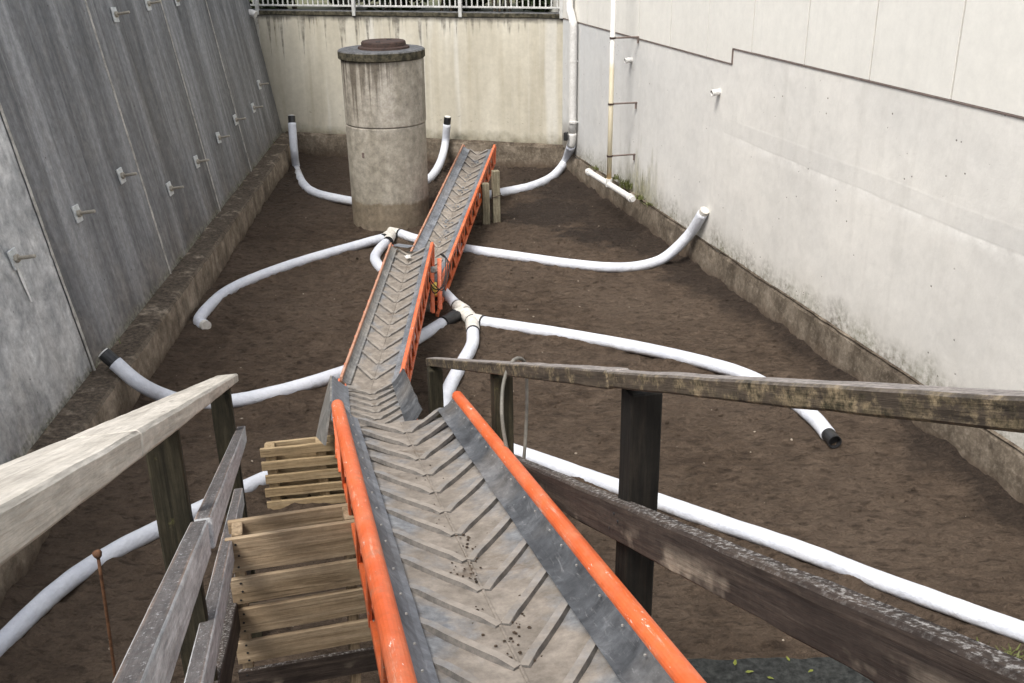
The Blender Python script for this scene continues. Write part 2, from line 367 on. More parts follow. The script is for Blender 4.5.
def m_wood(name, c0, c1, c2, moss=None, mossamt=0.0, grain=1.0, topc=None, topamt=0.0, topfine=False, patch=None, gr=(.38, .22)):
    m = Mat(name, .82, .22); p = m.shift(m.obj, 53)
    g = m.noise(m.scale(p, (1.4 * grain, 26, 26)), 1, 5, .65, .6); fine = m.noise(m.scale(p, (5, 130, 130)), 1, 4, .6); b = m.noise(m.scale(p, (1.8, 6, 6)), 1, 4)
    col = m.ramp(g, [(.28, c0), (.5, c1), (.72, c2)])
    col = m.mix(m.math('MULTIPLY', m.step(fine, .5, .75), .35), col, c0)
    col = m.mix(m.math('MULTIPLY', m.step(b, .45, .75), .3), col, c2)
    kn = m.voro(m.scale(p, (1.0, 7, 7)), 2.2); kn = m.math('SUBTRACT', 1.0, m.step(kn, .06, .11))
    col = m.mix(m.math('MULTIPLY', kn, .6), col, tuple(v * .45 for v in c0))
    col = m.mix(m.math('MULTIPLY', m.step(m.noise(m.scale(p, (2.5, 5, 9)), 1, 5, .7, .8), .52, .72), .38), col, tuple(v * .55 for v in c0))
    dk = m.step(m.noise(m.scale(p, (1.1, 60, 60)), 1, 3, .5, .4), .60, .68); col = m.mix(m.math('MULTIPLY', dk, .35), col, tuple(v * .6 for v in c0))
    nz = m.sep(m.geo.outputs['Normal'])[2]
    if moss:
        mo = m.step(m.math('ADD', m.noise(m.scale(p, (9, 14, 14)), 1, 7, .75), mossamt), .56, .66)
        col = m.mix(m.math('MULTIPLY', mo, .8), col, m.ramp(m.noise(p, 40, 4, .7), [(.38, moss[0]), (.62, moss[1])]))
    if patch:
        pm = m.math('MULTIPLY', m.step(m.noise(m.scale(p, (3.2, 1, 5)), 1, 4, .6), .54, .64), m.math('SUBTRACT', 1.0, m.step(m.sep(m.obj)[2], -.03, .02)))
        col = m.mix(m.math('MULTIPLY', pm, .7), col, patch)
    if topc:
        tp = m.math('MULTIPLY', m.step(nz, .6, .85), m.step(m.noise(m.scale(p, (60, 95, 95) if topfine else (70, 85, 85)), 1, 7, .75), .5 - topamt, .6 - topamt))
        topc = m.mix(m.step(m.noise(p, 70, 4, .7), .45, .62), topc, tuple(v * .45 + .02 for v in topc))
        edge = m.math('MULTIPLY', m.step(m.math('ABSOLUTE', m.sep(m.obj)[1]), .012, .021), m.step(b, .42, .58))
        col = m.mix(m.math('MULTIPLY', tp, .85), col, topc)
        if topfine: col = m.mix(m.math('MULTIPLY', m.math('MULTIPLY', edge, m.step(nz, .6, .85)), .7), col, (.30, .20, .14))
    return m.done(m.grit(m.grit(col, gr[0], 1, m.scale(p, (9, 70, 70))), gr[1], 30), m.bump(g, .5, .01, m.bump(fine, .5, .004)))
def m_orange():
    m = Mat('orange_paint', .38, .5); p = m.shift(m.obj, 11)
    a = m.noise(p, 3, 4); f = m.noise(m.scale(p, (14, 40, 40)), 1, 5, .7)
    col = m.ramp(a, [(.3, (.56, .095, .022)), (.7, (.66, .140, .040))])
    d = m.noise(m.scale(p, (4, 9, 9)), 1, 6, .7)
    col = m.mix(m.math('MULTIPLY', m.step(d, .46, .70), .5), col, (.56, .25, .15))
    chip = m.step(m.math('ADD', f, m.math('MULTIPLY', d, .35)), .84, .88); col = m.mix(chip, col, (.42, .36, .32))
    rs = m.step(m.noise(p, 17, 5, .7), .68, .74); col = m.mix(m.math('MULTIPLY', rs, .7), col, (.16, .07, .04))
    sc_ = m.step(m.noise(m.scale(p, (5, 60, 60)), 1, 6, .75), .60, .66); col = m.mix(m.math('MULTIPLY', sc_, .55), col, (.66, .40, .30))
    gl = m.step(m.math('ADD', m.noise(m.scale(p, (18, 55, 55)), 1, 5, .7), m.math('MULTIPLY', a, .25)), .78, .81); col = m.mix(m.math('MULTIPLY', gl, .85), col, (.74, .68, .63))  # white glints set into the paint colour as small flecks
    mud = m.step(m.noise(p, 6, 7, .75), .56, .66); col = m.mix(m.math('MULTIPLY', mud, .42), col, (.30, .17, .11))
    return m.done(col, m.bump(f, .15, .004), m.step(d, -.3, 1.3), .16, 22)
def m_belt(name='dusty_rubber_belt', cleat=False):
    m = Mat(name, .8, .25); p = m.obj; x = m.sep(p)
    a = m.noise(p, 3.2, 6, .65, .4); f = m.noise(p, 30, 5, .7)
    dust = m.ramp(m.noise(p, 8, 5, .6), [(.35, (.170, .147, .122)), (.65, (.260, .228, .194))])
    rub = m.ramp(f, [(.4, (.145, .150, .158)), (.65, (.215, .220, .226))])
    cen = m.math('SUBTRACT', 1.0, m.step(m.math('ABSOLUTE', x[1]), .03, .24))
    k = m.step(m.math('ADD', a, m.math('MULTIPLY', cen, .24)), .50, .66)
    col = m.mix(k, rub, dust)
    wet = m.step(m.noise(p, 2.7, 5, .7, 1.0), .63, .69); col = m.mix(m.math('MULTIPLY', wet, .75), col, (.125, .098, .074))
    col = m.grit(col, .30, 20, p)
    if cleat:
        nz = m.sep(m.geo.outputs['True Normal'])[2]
        col = m.mix(m.step(nz, .86, .95), m.ramp(f, [(.4, (.095, .089, .083)), (.65, (.175, .16, .143))]), m.mix(.25, col, (.27, .25, .225)))  # cleat sides coloured darker to stand for their shade, tops stay dusty
    return m.done(col, m.bump(f, .3, .004, m.bump(a, .3, .01)))
def m_skirt(name='scuffed_rubber', c=((.026, .028, .031), (.072, .077, .084), (.16, .166, .175)), dust=.35):
    m = Mat(name, .6, .35); p = m.shift(m.obj, 17)
    a = m.noise(p, 5, 6, .7, .5); s = m.noise(m.scale(p, (9, 45, 45)), 1, 4, .7, 1.5)
    col = m.ramp(a, [(.3, c[0]), (.52, c[1]), (.74, c[2])])
    col = m.mix(m.math('MULTIPLY', m.step(s, .58, .72), .45), col, (.27, .27, .275))
    col = m.mix(m.math('MULTIPLY', m.step(m.noise(p, 2.2, 4), .5, .75), dust), col, (.27, .235, .195))
    return m.done(col, m.bump(s, .2, .004), None, .35, 24)
def m_sock():
    m = Mat('white_filter_sock', .85, .2); p = m.obj
    a = m.noise(m.pos, 3.5, 5, .6); k = m.noise(m.scale(m.pos, (1, 1, 1)), 120, 3)
    col = m.ramp(a, [(.3, (.50, .525, .585)), (.6, (.60, .62, .665))])
    z = m.sep(m.pos)[2]
    dirt = m.math('MULTIPLY', m.math('SUBTRACT', 1.0, m.step(m.math('ADD', z, m.math('MULTIPLY', m.noise(m.pos, 9, 5), .10)), .055, .10)), .75)
    col = m.mix(dirt, col, (.24, .185, .14))
    sp = m.step(m.noise(m.pos, 22, 4, .7), .64, .74); col = m.mix(m.math('MULTIPLY', sp, .25), col, (.4, .34, .28))
    return m.done(col, m.bump(k, .3, .004, m.bump(m.noise(m.pos, 22, 5, .65), .6, .02)), None, .07, 18)
def m_plain(name, c0, c1, sc=12, rough=.5, spec=.4, metal=0.0, bump=.1, grit=.15):
    m = Mat(name, rough, spec, metal); f = m.noise(m.obj, sc, 5, .65)
    return m.done(m.ramp(f, [(.35, c0), (.65, c1)]), m.bump(f, bump, .004), None, grit, 30)
def m_leaf(name, c0, c1):
    m = Mat(name, .6, .3); return m.done(m.mix(m.noise(m.pos, 3, 3), c0, c1))
def m_yellowpipe():
    m = Mat('yellowed_plastic', .45, .4); z = m.sep(m.pos)[2]; f = m.noise(m.pos, 6, 4)
    k = m.math('ADD', z, m.math('MULTIPLY', f, .3))
    col = m.ramp(m.step(k, .3, 3.0), [(.0, (.52, .34, .16)), (.17, (.58, .40, .19)), (.22, (.66, .59, .42)), (.62, (.67, .61, .46)), (.71, (.64, .57, .42)), (.74, (.68, .67, .63)), (1, (.68, .67, .64))])
    return m.done(col)

DIRT = m_dirt(); WDARK = m_wall_dark(); WPALE = m_wall_dark(1.0); WRIGHT = m_wall_right(); PANEL = m_panel(); WBACK = m_wall_back()
KERB = m_kerb(); KERB2 = m_kerb(.06, 'soil_covered_kerb_concrete', 1.6); SHAFT = m_manhole(); SLAB = m_slab(); RUST = m_rust('rusty_iron', (.030, .021, .018), (.066, .040, .032)); RUSTROD = m_rust('rusted_steel_rod', (.07, .035, .02), (.19, .095, .05))
W_HAND = m_wood('silvered_timber', (.27, .245, .21), (.46, .425, .37), (.60, .56, .50), gr=(.22, .09))
W_POST = m_wood('green_stained_timber', (.009, .008, .005), (.024, .021, .013), (.062, .052, .032), ((.06, .06, .02), (.15, .14, .05)), -.05)
W_RPOST = m_wood('shade_darkened_timber', (.004, .0036, .003), (.009, .008, .0065), (.020, .016, .012), ((.02, .018, .008), (.05, .042, .022)), -.14)  # near-black base puts the posts' deep shade into the timber colour
W_RCAP = m_wood('lichened_timber', (.022, .017, .013), (.050, .039, .029), (.10, .078, .056), ((.03, .027, .014), (.27, .21, .13)), .085, 1, (.30, .27, .25), .25)
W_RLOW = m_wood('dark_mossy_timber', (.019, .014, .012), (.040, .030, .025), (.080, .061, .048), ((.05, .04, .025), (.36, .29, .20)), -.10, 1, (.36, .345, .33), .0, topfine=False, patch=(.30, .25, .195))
W_RAIL = m_wood('blackened_timber', (.30, .305, .31), (.44, .45, .46), (.53, .54, .55), ((.07, .06, .055), (.16, .14, .125)), -.10, 1, (.055, .042, .039), .17, topfine=True)  # pale blue-grey sides hold the sky's reflection as colour; dark top is real
W_PAL = m_wood('pallet_timber', (.15, .106, .063), (.285, .212, .135), (.39, .305, .208), None, 0, .8, gr=(.22, .12))
W_PAL2 = m_wood('worn_pallet_timber', (.18, .125, .068), (.32, .235, .135), (.45, .355, .23), None, 0, .8, gr=(.22, .12))
W_GATE = m_wood('greenish_post_timber', (.10, .085, .055), (.19, .165, .112), (.27, .24, .175))
ORANGE = m_orange(); FADED = m_plain('dusty_faded_orange', (.38, .17, .10), (.46, .27, .19), 9, .6, .3); BELT = m_belt(); CLEAT = m_belt('cleat_rubber', True); SKIRT = m_skirt(); SKIRTL = m_skirt('sky_pale_dusty_rubber', ((.075, .083, .095), (.15, .16, .178), (.25, .262, .28)), .25); SKIRTD = m_skirt('dusty_brown_rubber', ((.10, .10, .10), (.18, .175, .165), (.28, .265, .24)), .6)  # SKIRTL: paler bluish tone paints in sky reflected by the left skirt
SOCK = m_sock(); PVC = m_plain('white_plastic', (.58, .57, .545), (.68, .67, .645), 9, .4, .45); CREAM = m_plain('muddy_white_plastic', (.50, .475, .42), (.66, .64, .60), 16, .5, .4)
BLACK = m_plain('black_plastic', (.012, .012, .013), (.03, .03, .031), 14, .45, .4); GALV = m_plain('galvanised_steel', (.50, .52, .52), (.68, .69, .68), 20, .5, .5, .1)
BRONZE = m_plain('dull_bolt_steel', (.28, .25, .20), (.42, .39, .33), 20, .5, .5, .2); GREYM = m_plain('grey_motor_metal', (.18, .18, .17), (.36, .36, .34), 12, .5, .4, .3)
FENCE = m_plain('fence_paint', (.42, .42, .40), (.58, .58, .56), 10, .5, .4); FLASH = m_plain('brown_flashing', (.12, .09, .08), (.19, .15, .13), 8)
SEAM = m_plain('efflorescence', (.24, .225, .20), (.66, .635, .58), 5, .9, .2, 0, .4); HOSE = m_plain('grey_hose', (.10, .095, .08), (.20, .185, .16), 14, .5); CABLE = m_plain('black_cable', (.012, .012, .012), (.02, .02, .02), 9)
YPIPE = m_yellowpipe(); PAPER = m_plain('white_paper', (.72, .71, .68), (.82, .81, .79), 9, .8); YTAG = m_plain('yellow_paint', (.55, .40, .06), (.66, .52, .12), 9)
MOSSC = m_plain('mossy_dark_concrete', (.008, .009, .0085), (.034, .036, .034), 24, .85, .25, 0, 1.0, .6); STONE = m_plain('pale_grit', (.16, .125, .09), (.34, .29, .23), 6, .9)
LEAF_Y = m_leaf('yellow_green_leaf', (.09, .11, .02), (.17, .18, .03)); LEAF_D = m_leaf('dark_hedge_leaf', (.010, .018, .007), (.035, .052, .016)); TWIG = m_plain('twig', (.05, .04, .03), (.09, .07, .05)); MOSS = m_leaf('moss_green', (.06, .075, .02), (.13, .135, .045))
UPPER = m_plain('rough_grass_ground', (.06, .07, .03), (.12, .11, .06), 1.5, .95)
GREYC = m_plain('plain_grey_concrete', (.24, .235, .22), (.36, .35, .33), 3, .9)

# ------------------------------------------------------------------ setting: pit floor
LA, LB = V((-3.14, 5.0, 0)), V((-3.862, 18.28, 0))         # foot of left kerb
RA, RB = V((3.50, 6.40, 0)), V((0.84, 17.0, 0))           # foot of right wall
def lx(y): return LA.x + (LB.x - LA.x) * (y - LA.y) / (LB.y - LA.y)
def rx(y): return RA.x + (RB.x - RA.x) * (y - RA.y) / (RB.y - RA.y)
def ground_h(x, y):
    p = V((x, y, 0))
    h = mnoise.noise(p * .8) * .03 + mnoise.noise(p * 2.7 + V((3, 1, 0))) * .018 + mnoise.noise(V((x * 6, y * 9, 2))) * .013 + mnoise.noise(V((x * 15, y * 19, 5))) * .009
    h += .022 * abs(mnoise.noise(V((x * 4.5, y * 8, 6)))) + .017 * mnoise.noise(V((x * 8, y * 12, 1))) + .007 * mnoise.noise(V((x * 22, y * 27, 4)))
    e = min(x - lx(y), rx(y) - x); h += .05 * math.exp(-max(e, 0) / .15) * (1 + mnoise.noise(p * 3))
    return h - .01
# upper ground round the pit, out to the horizon
bm = bmesh.new()
inn = [(-3.75, -1.6), (5.9, -1.6), (1.25, 17.05), (-4.95, 18.75)]
outr = [(-160, -160), (160, -160), (160, 160), (-160, 160)]
iv = [bm.verts.new((x, y, 2.42)) for x, y in inn]; ov = [bm.verts.new((x, y, 2.42)) for x, y in outr]
for k in range(4): bm.faces.new((ov[k], ov[(k + 1) % 4], iv[(k + 1) % 4], iv[k]))
tag(put('upper_ground', bm, UPPER), kind='structure')

# ------------------------------------------------------------------ left battered wall
WB = V((-3.55, 7.827, .36)); wd = (V((-3.915, 14.282, 0)) - V((-3.55, 7.827, 0))).normalized()
wout = V((wd.y, -wd.x, 0)); LEAN = .15
wup = (V((0, 0, 1)) - wout * LEAN).normalized(); wn_ = wd.cross(wup).normalized()
wall = thing('battered_wall', 'dark streaked concrete retaining wall leaning back on the left, studded with anchor bolts', 'retaining wall', WB)
joints = [-10.6, -7.7, -5.15, -2.6, -.06, 2.5, 5.1, 7.4, 10.62]
for i, (a, b) in enumerate(zip(joints, joints[1:])):
    off = random.uniform(-.006, .006) - (.006 if b < .1 else 0)
    mw = frame(WB + wd * ((a + b) / 2) - wout * 0 + wn_ * off, wd, wup); L = (b - a) / 2 - .005
    put('wall_panel', box_bm(-L, L, 0, .35, -.4, 4.9, .006), WPALE if b < .1 else WDARK, wall, mw)
# pale cement fins along the pour joints and board marks
for s, wdt in [(-.06, .035), (2.5, .026), (5.1, .014), (7.4, .010)]:
    bm = bmesh.new(); n = 90; rows = []
    for k in range(n + 1):
        z = .02 + 4.8 * k / n; ww = wdt * (.5 + .9 * abs(mnoise.noise(V((s, z * 3, 0)))) + .4 * mnoise.noise(V((s, z * 19, 3))))
        o = .012 * mnoise.noise(V((s * 3, z * 1.5, 7)))
        pr = -.010 - .004 * mnoise.noise(V((s, z * 25, 1)))
        rows.append([bm.verts.new((o - ww / 2, .0, z)), bm.verts.new((o - ww / 5, pr - .004, z)), bm.verts.new((o + ww / 5, pr - .003, z)), bm.verts.new((o + ww / 2, .0, z))])
    for a, b in zip(rows, rows[1:]):
        for k in range(3): bm.faces.new((a[k], a[k + 1], b[k + 1], b[k]))
    put('joint_fin', bm, SEAM, wall, frame(WB + wd * s, wd, wup))
# ground anchors
def anchor_bm():
    pl = box_bm(-.046, .046, -.022, -.006, -.075, .075, .003); return pl
am = mesh_from(anchor_bm(), GALV, name='anchor_plate')
rod = bmesh.new(); lathe_bm([(.015, 0), (.015, .15), (.012, .155)], 10, rod); lathe_bm([(.034, .0), (.034, .02), (.03, .024)], 6, rod)
xf(rod, Matrix.Translation((0, -.022, 0)) @ Matrix.Rotation(R(90), 4, 'X')); rodm = mesh_from(rod, BRONZE, name='bolt')
apx = [(12, 259), (75, 214), (119, 176), (168, 189), (195, 162), (217, 138), (234, 120), (252, 108), (258, 85), (113, 15), (146, 4), (175, 0)]
anch = [onplane(x, y, WB, wn_) for x, y in apx]
for k in range(1, 4):                      # the lower row carried on towards the viewer, outside the photograph
    anch.append(anch[0] - wd * 1.32 * k)
for p in anch:
    rz = random.uniform(-.12, .12)
    mw = frame(p, wd, wup) @ Matrix.Rotation(rz, 4, 'Y') @ Matrix.Translation((0, -.008, 0)) @ Matrix.Rotation(R(-13), 4, 'Z')
    o = link('anchor_plate', am, mw, wall); link('bolt', rodm, mw @ Matrix.Rotation(R(6), 4, 'Z'), o)
# white dribble of grout under the nearest anchor
bm = bmesh.new(); n = 12; rows = []
for k in range(n + 1):
    z = -.06 - .30 * k / n; ww = .010 + .016 * math.sin(math.pi * min(1, k / n * 1.2)) * (1 - k / n * .5)
    rows.append([bm.verts.new((-ww + .02 * k / n, -.001, z)), bm.verts.new((.02 * k / n, -.009, z)), bm.verts.new((ww + .02 * k / n, -.001, z))])
for a, b in zip(rows, rows[1:]):
    for k in range(2): bm.faces.new((a[k], a[k + 1], b[k + 1], b[k]))
put('grout_run', bm, PAPER, wall, frame(anch[0] + wd * .03, wd, wup))

# ------------------------------------------------------------------ kerbs
def kerb(name, label, A, B, ins, h, depth, mat, n, drop=0.0, rough=.02):
    """A->B foot line; ins = unit vector away from the pit; sloping top runs back by depth"""
    t = thing(name, label, 'kerb', (A + B) / 2)
    bm = bmesh.new(); rows = []; d = (B - A); L = d.length
    prof = [(0, -.25), (0, .06), (.004, h * .55), (.01, h - .03), (.035, h), (depth * .5, h + .004 + drop * .5), (depth, h + drop), (depth + .12, h + drop)]
    for k in range(n + 1):
        c = A + d * (k / n); row = []
        for q, (o, z) in enumerate(prof):
            s = L * k / n
            j = rough * (mnoise.noise(V((s * 1.3, q * .9, 3))) + .6 * mnoise.noise(V((s * 6, q * 2.1, 8))))
            chip = 0
            if q in (3, 4): chip = .055 * max(0, mnoise.noise(V((s * 1.7, 4, 1))) - .25)
            row.append(bm.verts.new(c + ins * (o + j * .6 + chip) + V((0, 0, z + (j * .7 if q > 2 else 0) - chip * .7))))
        rows.append(row)
    for a, b in zip(rows, rows[1:]):
        for k in range(len(prof) - 1): bm.faces.new((a[k], a[k + 1], b[k + 1], b[k]))
    bmesh.ops.recalc_face_normals(bm, faces=list(bm.faces))
    put('kerb_face', bm, mat, t); return t
ldir = (LB - LA).normalized(); rdir = (RB - RA).normalized()
kerb('concrete_kerb', 'wide soil covered concrete kerb at the foot of the dark leaning wall', LA - ldir * 6.3, LB + ldir * .05, V((-ldir.y, ldir.x, 0)), .38, .34, KERB2, 260, .02, .015)
kerb('concrete_kerb', 'narrow muddy kerb along the foot of the pale right wall', RB, RA - rdir * 8.6, V((rdir.y, -rdir.x, 0)), .365, .03, KERB, 260, .015, .014)

# ------------------------------------------------------------------ back wall
BQ = G(303, 155); BE = (G(557, 169) - BQ); BE.z = 0; BE.normalize(); BN = V((-BE.y, BE.x, 0))
kerb('concrete_kerb', 'brown kerb at the foot of the cream back wall behind the manhole shaft', BQ - BE * .35, BQ + BE * 4.92, BN, .38, .10, KERB, 110, .02, .014)
bw = thing('back_wall', 'cream concrete back wall with black runs below its coping', 'wall', BQ)
bmw = frame(BQ + BN * .11, BE, (0, 0, 1))
put('wall_face', box_bm(-1.15, 4.99, 0, .25, .3, 2.44, .004), WBACK, bw, bmw)
put('coping', box_bm(-1.15, 4.99, -.012, .27, 2.441, 2.515, .008, None, 40, .006), SLAB, bw, bmw)
sp = onplane(252, 13, BQ + BN * -.3, BN)
put('drain_stub', tube_bm([sp - BE * .22, sp, sp + BE * .07 - V((0, 0, .03))], .062, 14), PVC, bw)
# fence on the coping
fc = thing('metal_fence', 'pale metal railing of close upright bars on top of the cream back wall', 'fence', BQ + BE * 2 + V((0, 0, 2.515)))
fy = .16
put('bottom_rail', box_bm(-1.1, 4.9, fy - .02, fy + .02, 2.575, 2.605, .003), FENCE, fc, bmw)
put('top_rail', box_bm(-1.1, 4.9, fy - .025, fy + .025, 3.50, 3.54, .003), FENCE, fc, bmw)
barm = mesh_from(box_bm(-.011, .011, -.008, .008, 2.605, 3.50), FENCE, name='bar')
k = -1.05
while k < 4.86:
    link('bar', barm, bmw @ Matrix.Translation((k, fy, 0)), fc); k += .098
postm = mesh_from(box_bm(-.03, .03, fy - .19, fy - .14, 2.44, 3.56, .004), FENCE, name='post')
for px in (254, 351, 458, 560):
    q = onplane(px, 8, BQ, BN); x = (q - BQ).dot(BE)
    link('post', postm, bmw @ Matrix.Translation((x, 0, 0)), fc)
# hedge behind the fence
def bush_mesh(seed, n=6500):
    rr = random.Random(seed); bm = bmesh.new()
    lobes = [(V((rr.uniform(-.6, .6), rr.uniform(-.3, .3), rr.uniform(.3, 1.5))), rr.uniform(.35, .6)) for _ in range(9)]
    for _ in range(n):
        c, r = rr.choice(lobes); d = V((rr.gauss(0, 1), rr.gauss(0, 1), rr.gauss(0, 1))).normalized()
        p = c + d * r * (rr.random() ** .35); s = rr.uniform(.04, .085)
        a = V((rr.gauss(0, 1), rr.gauss(0, 1), rr.gauss(0, .7))).normalized(); b = a.cross(d + V((.1, .2, .3))).normalized()
        bm.faces.new([bm.verts.new(p + a * s), bm.verts.new(p + b * s * .5), bm.verts.new(p - a * s), bm.verts.new(p - b * s * .5)])
    return mesh_from(bm, LEAF_D, name='foliage')
def stem_mesh(seed):
    rr = random.Random(seed); bm = bmesh.new()
    for _ in range(6):
        b = V((rr.uniform(-.15, .15), rr.uniform(-.1, .1), -.05)); tube_bm([b, b + V((rr.uniform(-.15, .15), rr.uniform(-.1, .1), .6)), b + V((rr.uniform(-.5, .5), rr.uniform(-.25, .25), 1.3))], .018, 6, bm=bm)
    return mesh_from(bm, TWIG, name='stem')
bms = [bush_mesh(s) for s in (1, 2, 3)]; sms = [stem_mesh(s) for s in (1, 2, 3)]
for i in range(6):
    p = BQ + BE * (-.6 + i * 1.02) + BN * (1.15 + .25 * (i % 2)) + V((0, 0, 2.42))
    t = thing('hedge_bush', ['dark green hedge bush behind the left end of the railing', 'dark green hedge bush behind the railing just left of the manhole shaft', 'dark green hedge bush behind the railing above the manhole shaft', 'dark green hedge bush behind the railing above the end of the far conveyor', 'dark green hedge bush behind the railing left of the downpipe', 'dark green hedge bush at the right end of the railing behind the downpipe'][i], 'bush', p, 'hedge bushes behind the railing')
    mw = Matrix.Translation(p) @ Matrix.Rotation(i * 1.3, 4, 'Z') @ Matrix.Scale(random.uniform(1.15, 1.4), 4)
    link('foliage', bms[i % 3], mw, t); link('stem', sms[i % 3], mw, t)

# ------------------------------------------------------------------ right building
RO = V((.80, 17.2, 0)); RX = (V((3.5, 6.4, 0)) - V((.84, 17.0, 0))).normalized()      # towards the viewer
rmw = frame(RO + V((0, 0, 0)) + V((.97, .244, 0)) * .03, RX, (0, 0, 1))
OFF = .14
bl = thing('pale_building', 'pale building wall on the right, rough concrete below smooth cladding panels', 'building', RO + RX * 6)
STEP = 6.29 + OFF
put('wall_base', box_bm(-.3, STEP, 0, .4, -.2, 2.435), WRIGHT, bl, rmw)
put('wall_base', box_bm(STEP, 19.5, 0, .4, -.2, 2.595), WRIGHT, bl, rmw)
put('flashing', box_bm(-.3, STEP - .002, -.010, .1, 2.437, 2.449, .002), FLASH, bl, rmw)
put('flashing', box_bm(STEP + .003, 19.5, -.010, .1, 2.597, 2.609, .002), FLASH, bl, rmw)
put('flashing', box_bm(STEP - .016, STEP + .001, -.013, .1, 2.451, 2.606, .002), FLASH, bl, rmw)
put('roof_block', box_bm(-.3, 19.5, .12, 7, 2.65, 6.3), GREYC, bl, rmw)
js = [6.70 + OFF + 1.06 * k for k in range(-7, 13)]
for a, b in zip(js, js[1:]):
    z0 = 2.452
    if a > STEP: z0 = 2.612
    for (za, zb) in ((z0, 4.6), (4.61, 6.3)):
        if a < STEP < b and za < 3:
            bm = bmesh.new()
            pts = [(a + .004, 2.452), (STEP - .018, 2.452), (STEP - .018, 2.612), (b - .004, 2.612), (b - .004, 4.6), (a + .004, 4.6)]
            f = [bm.verts.new((x, -.006, z)) for x, z in pts]; g = [bm.verts.new((x, .02, z)) for x, z in pts]
            bm.faces.new(f); bm.faces.new(g[::-1])
            for k in range(6): bm.faces.new((f[k], f[(k + 1) % 6], g[(k + 1) % 6], g[k]))
            bmesh.ops.recalc_face_normals(bm, faces=list(bm.faces)); put('cladding_panel', bm, PANEL, bl, rmw)
        else:
            cx = (a + b) / 2; dd = random.uniform(-.001, .001)
            put('cladding_panel', box_bm(-(b - a) / 2 + .009, (b - a) / 2 - .009, -.006 + dd, .02, za, zb, .002), PANEL, bl, rmw @ Matrix.Translation((cx, 0, 0)))
put('backing', box_bm(-.3, 19.5, .021, .11, 2.62, 6.28), FLASH, bl, rmw)
rN = V((-.97, -.244, 0)).normalized(); rP = rmw.translation
for px, py in ((632, 60), (720, 92)):
    q = onplane(px, py, rP, rN)
    put('weep_pipe', tube_bm([q - rN * .05, q + rN * .05, q + rN * .10 - V((0, 0, .008))], .036, 12, hollow=.2), PVC, bl)
# moss tufts growing on the kerb by the standpipe
def tuft(p, n, r, h, seed, bm):
    rr = random.Random(seed)
    for _ in range(n):
        b = p + V((rr.gauss(0, r), rr.gauss(0, r), 0)); t = b + V((rr.gauss(0, .03), rr.gauss(0, .03), rr.uniform(.3, 1) * h)); s = V((rr.uniform(-1, 1), rr.uniform(-1, 1), 0)).normalized() * rr.uniform(.004, .012)
        bm.faces.new([bm.verts.new(b - s), bm.verts.new(b + s), bm.verts.new(t + s * .3), bm.verts.new(t - s * .3)])
bm = bmesh.new()
for i, (px, py, n, r, h) in enumerate([(628, 186, 150, .07, .12), (640, 200, 70, .05, .06), (618, 178, 60, .05, .08), (650, 208, 40, .04, .04), (596, 168, 40, .04, .06)]):
    q = onplane(px, py, rP + rN * .03, rN); q.z = max(q.z - .02, .38); tuft(q, n, r, h, i, bm)
tag(put('moss_growth', bm, MOSS), 'green moss and weeds on the kerb beside the yellowed standpipe', 'moss', kind='stuff')
bm = bmesh.new()
for i in range(26):
    q = LA + ldir * random.uniform(1.5, 12.5) + V((-ldir.y, ldir.x, 0)) * .36; q.z = .40; tuft(q, 22, .05, .05, 50 + i, bm)
for i in range(0):
    q = RA + rdir * random.uniform(-1.5, 9) + V((rdir.y, -rdir.x, 0)) * .07; q.z = .39; tuft(q, 14, .035, .035, 90 + i, bm)
tag(put('moss_fringe', bm, MOSS), 'thin moss fringe where the kerbs meet the walls', 'moss', kind='stuff')
# end of the pit behind the viewer
tag(put('landing_wall', box_bm(-3.4, 5.5, -1.6, -1.2, -.3, 2.44, .01), GREYC), 'grey concrete wall closing the near end of the pit', 'wall')

# ------------------------------------------------------------------ manhole shaft
MC = V((-1.69, 13.82, 0)); MR = .545
mh = thing('manhole_shaft', 'tall round concrete manhole shaft with a rusty iron cover', 'manhole', MC)
mmw = Matrix.Translation(MC)
def ring_prof(r0, r1, z0, z1): return [(r0 - .006, z0), (r0, z0 + .012), (r1, z1 - .012), (r1 - .006, z1)]
put('shaft_ring', lathe_bm(ring_prof(MR * .985, MR, -.3, 1.375), 64), SHAFT, mh, mmw)
put('shaft_ring', lathe_bm(ring_prof(MR + .004, MR + .008, 1.385, 2.232), 64), SHAFT, mh, mmw @ Matrix.Translation((.006, 0, 0)))
put('joint', lathe_bm([(MR - .02, 1.37), (MR - .02, 1.39)], 64), FLASH, mh, mmw)
put('slab', lathe_bm([(MR + .02, 2.232), (MR + .035, 2.245), (MR + .035, 2.335), (MR + .015, 2.35)], 64), SLAB, mh, mmw)
put('iron_cover', lathe_bm([(.345, 2.35), (.34, 2.375), (.30, 2.385), (.295, 2.43), (.285, 2.445), (.27, 2.448), (.262, 2.441), (.02, 2.441)], 48), RUST, mh, mmw @ Matrix.Translation((.03, .03, 0)))
for k in range(2):
    a = R(250 + k * 180); put('lifting_slot', box_bm(-.03, .03, -.012, .012, 2.43, 2.452, .003), BLACK, mh, mmw @ Matrix.Translation((.03 + .16 * math.cos(a), .03 + .16 * math.sin(a), 0)))
put('weep_hole', box_bm(-.02, .02, -.01, .01, -.035, .035, .004), FLASH, mh, frame(MC + V((-.27, -.467, 1.02)), V((.87, -.5, 0)), (0, 0, 1)))

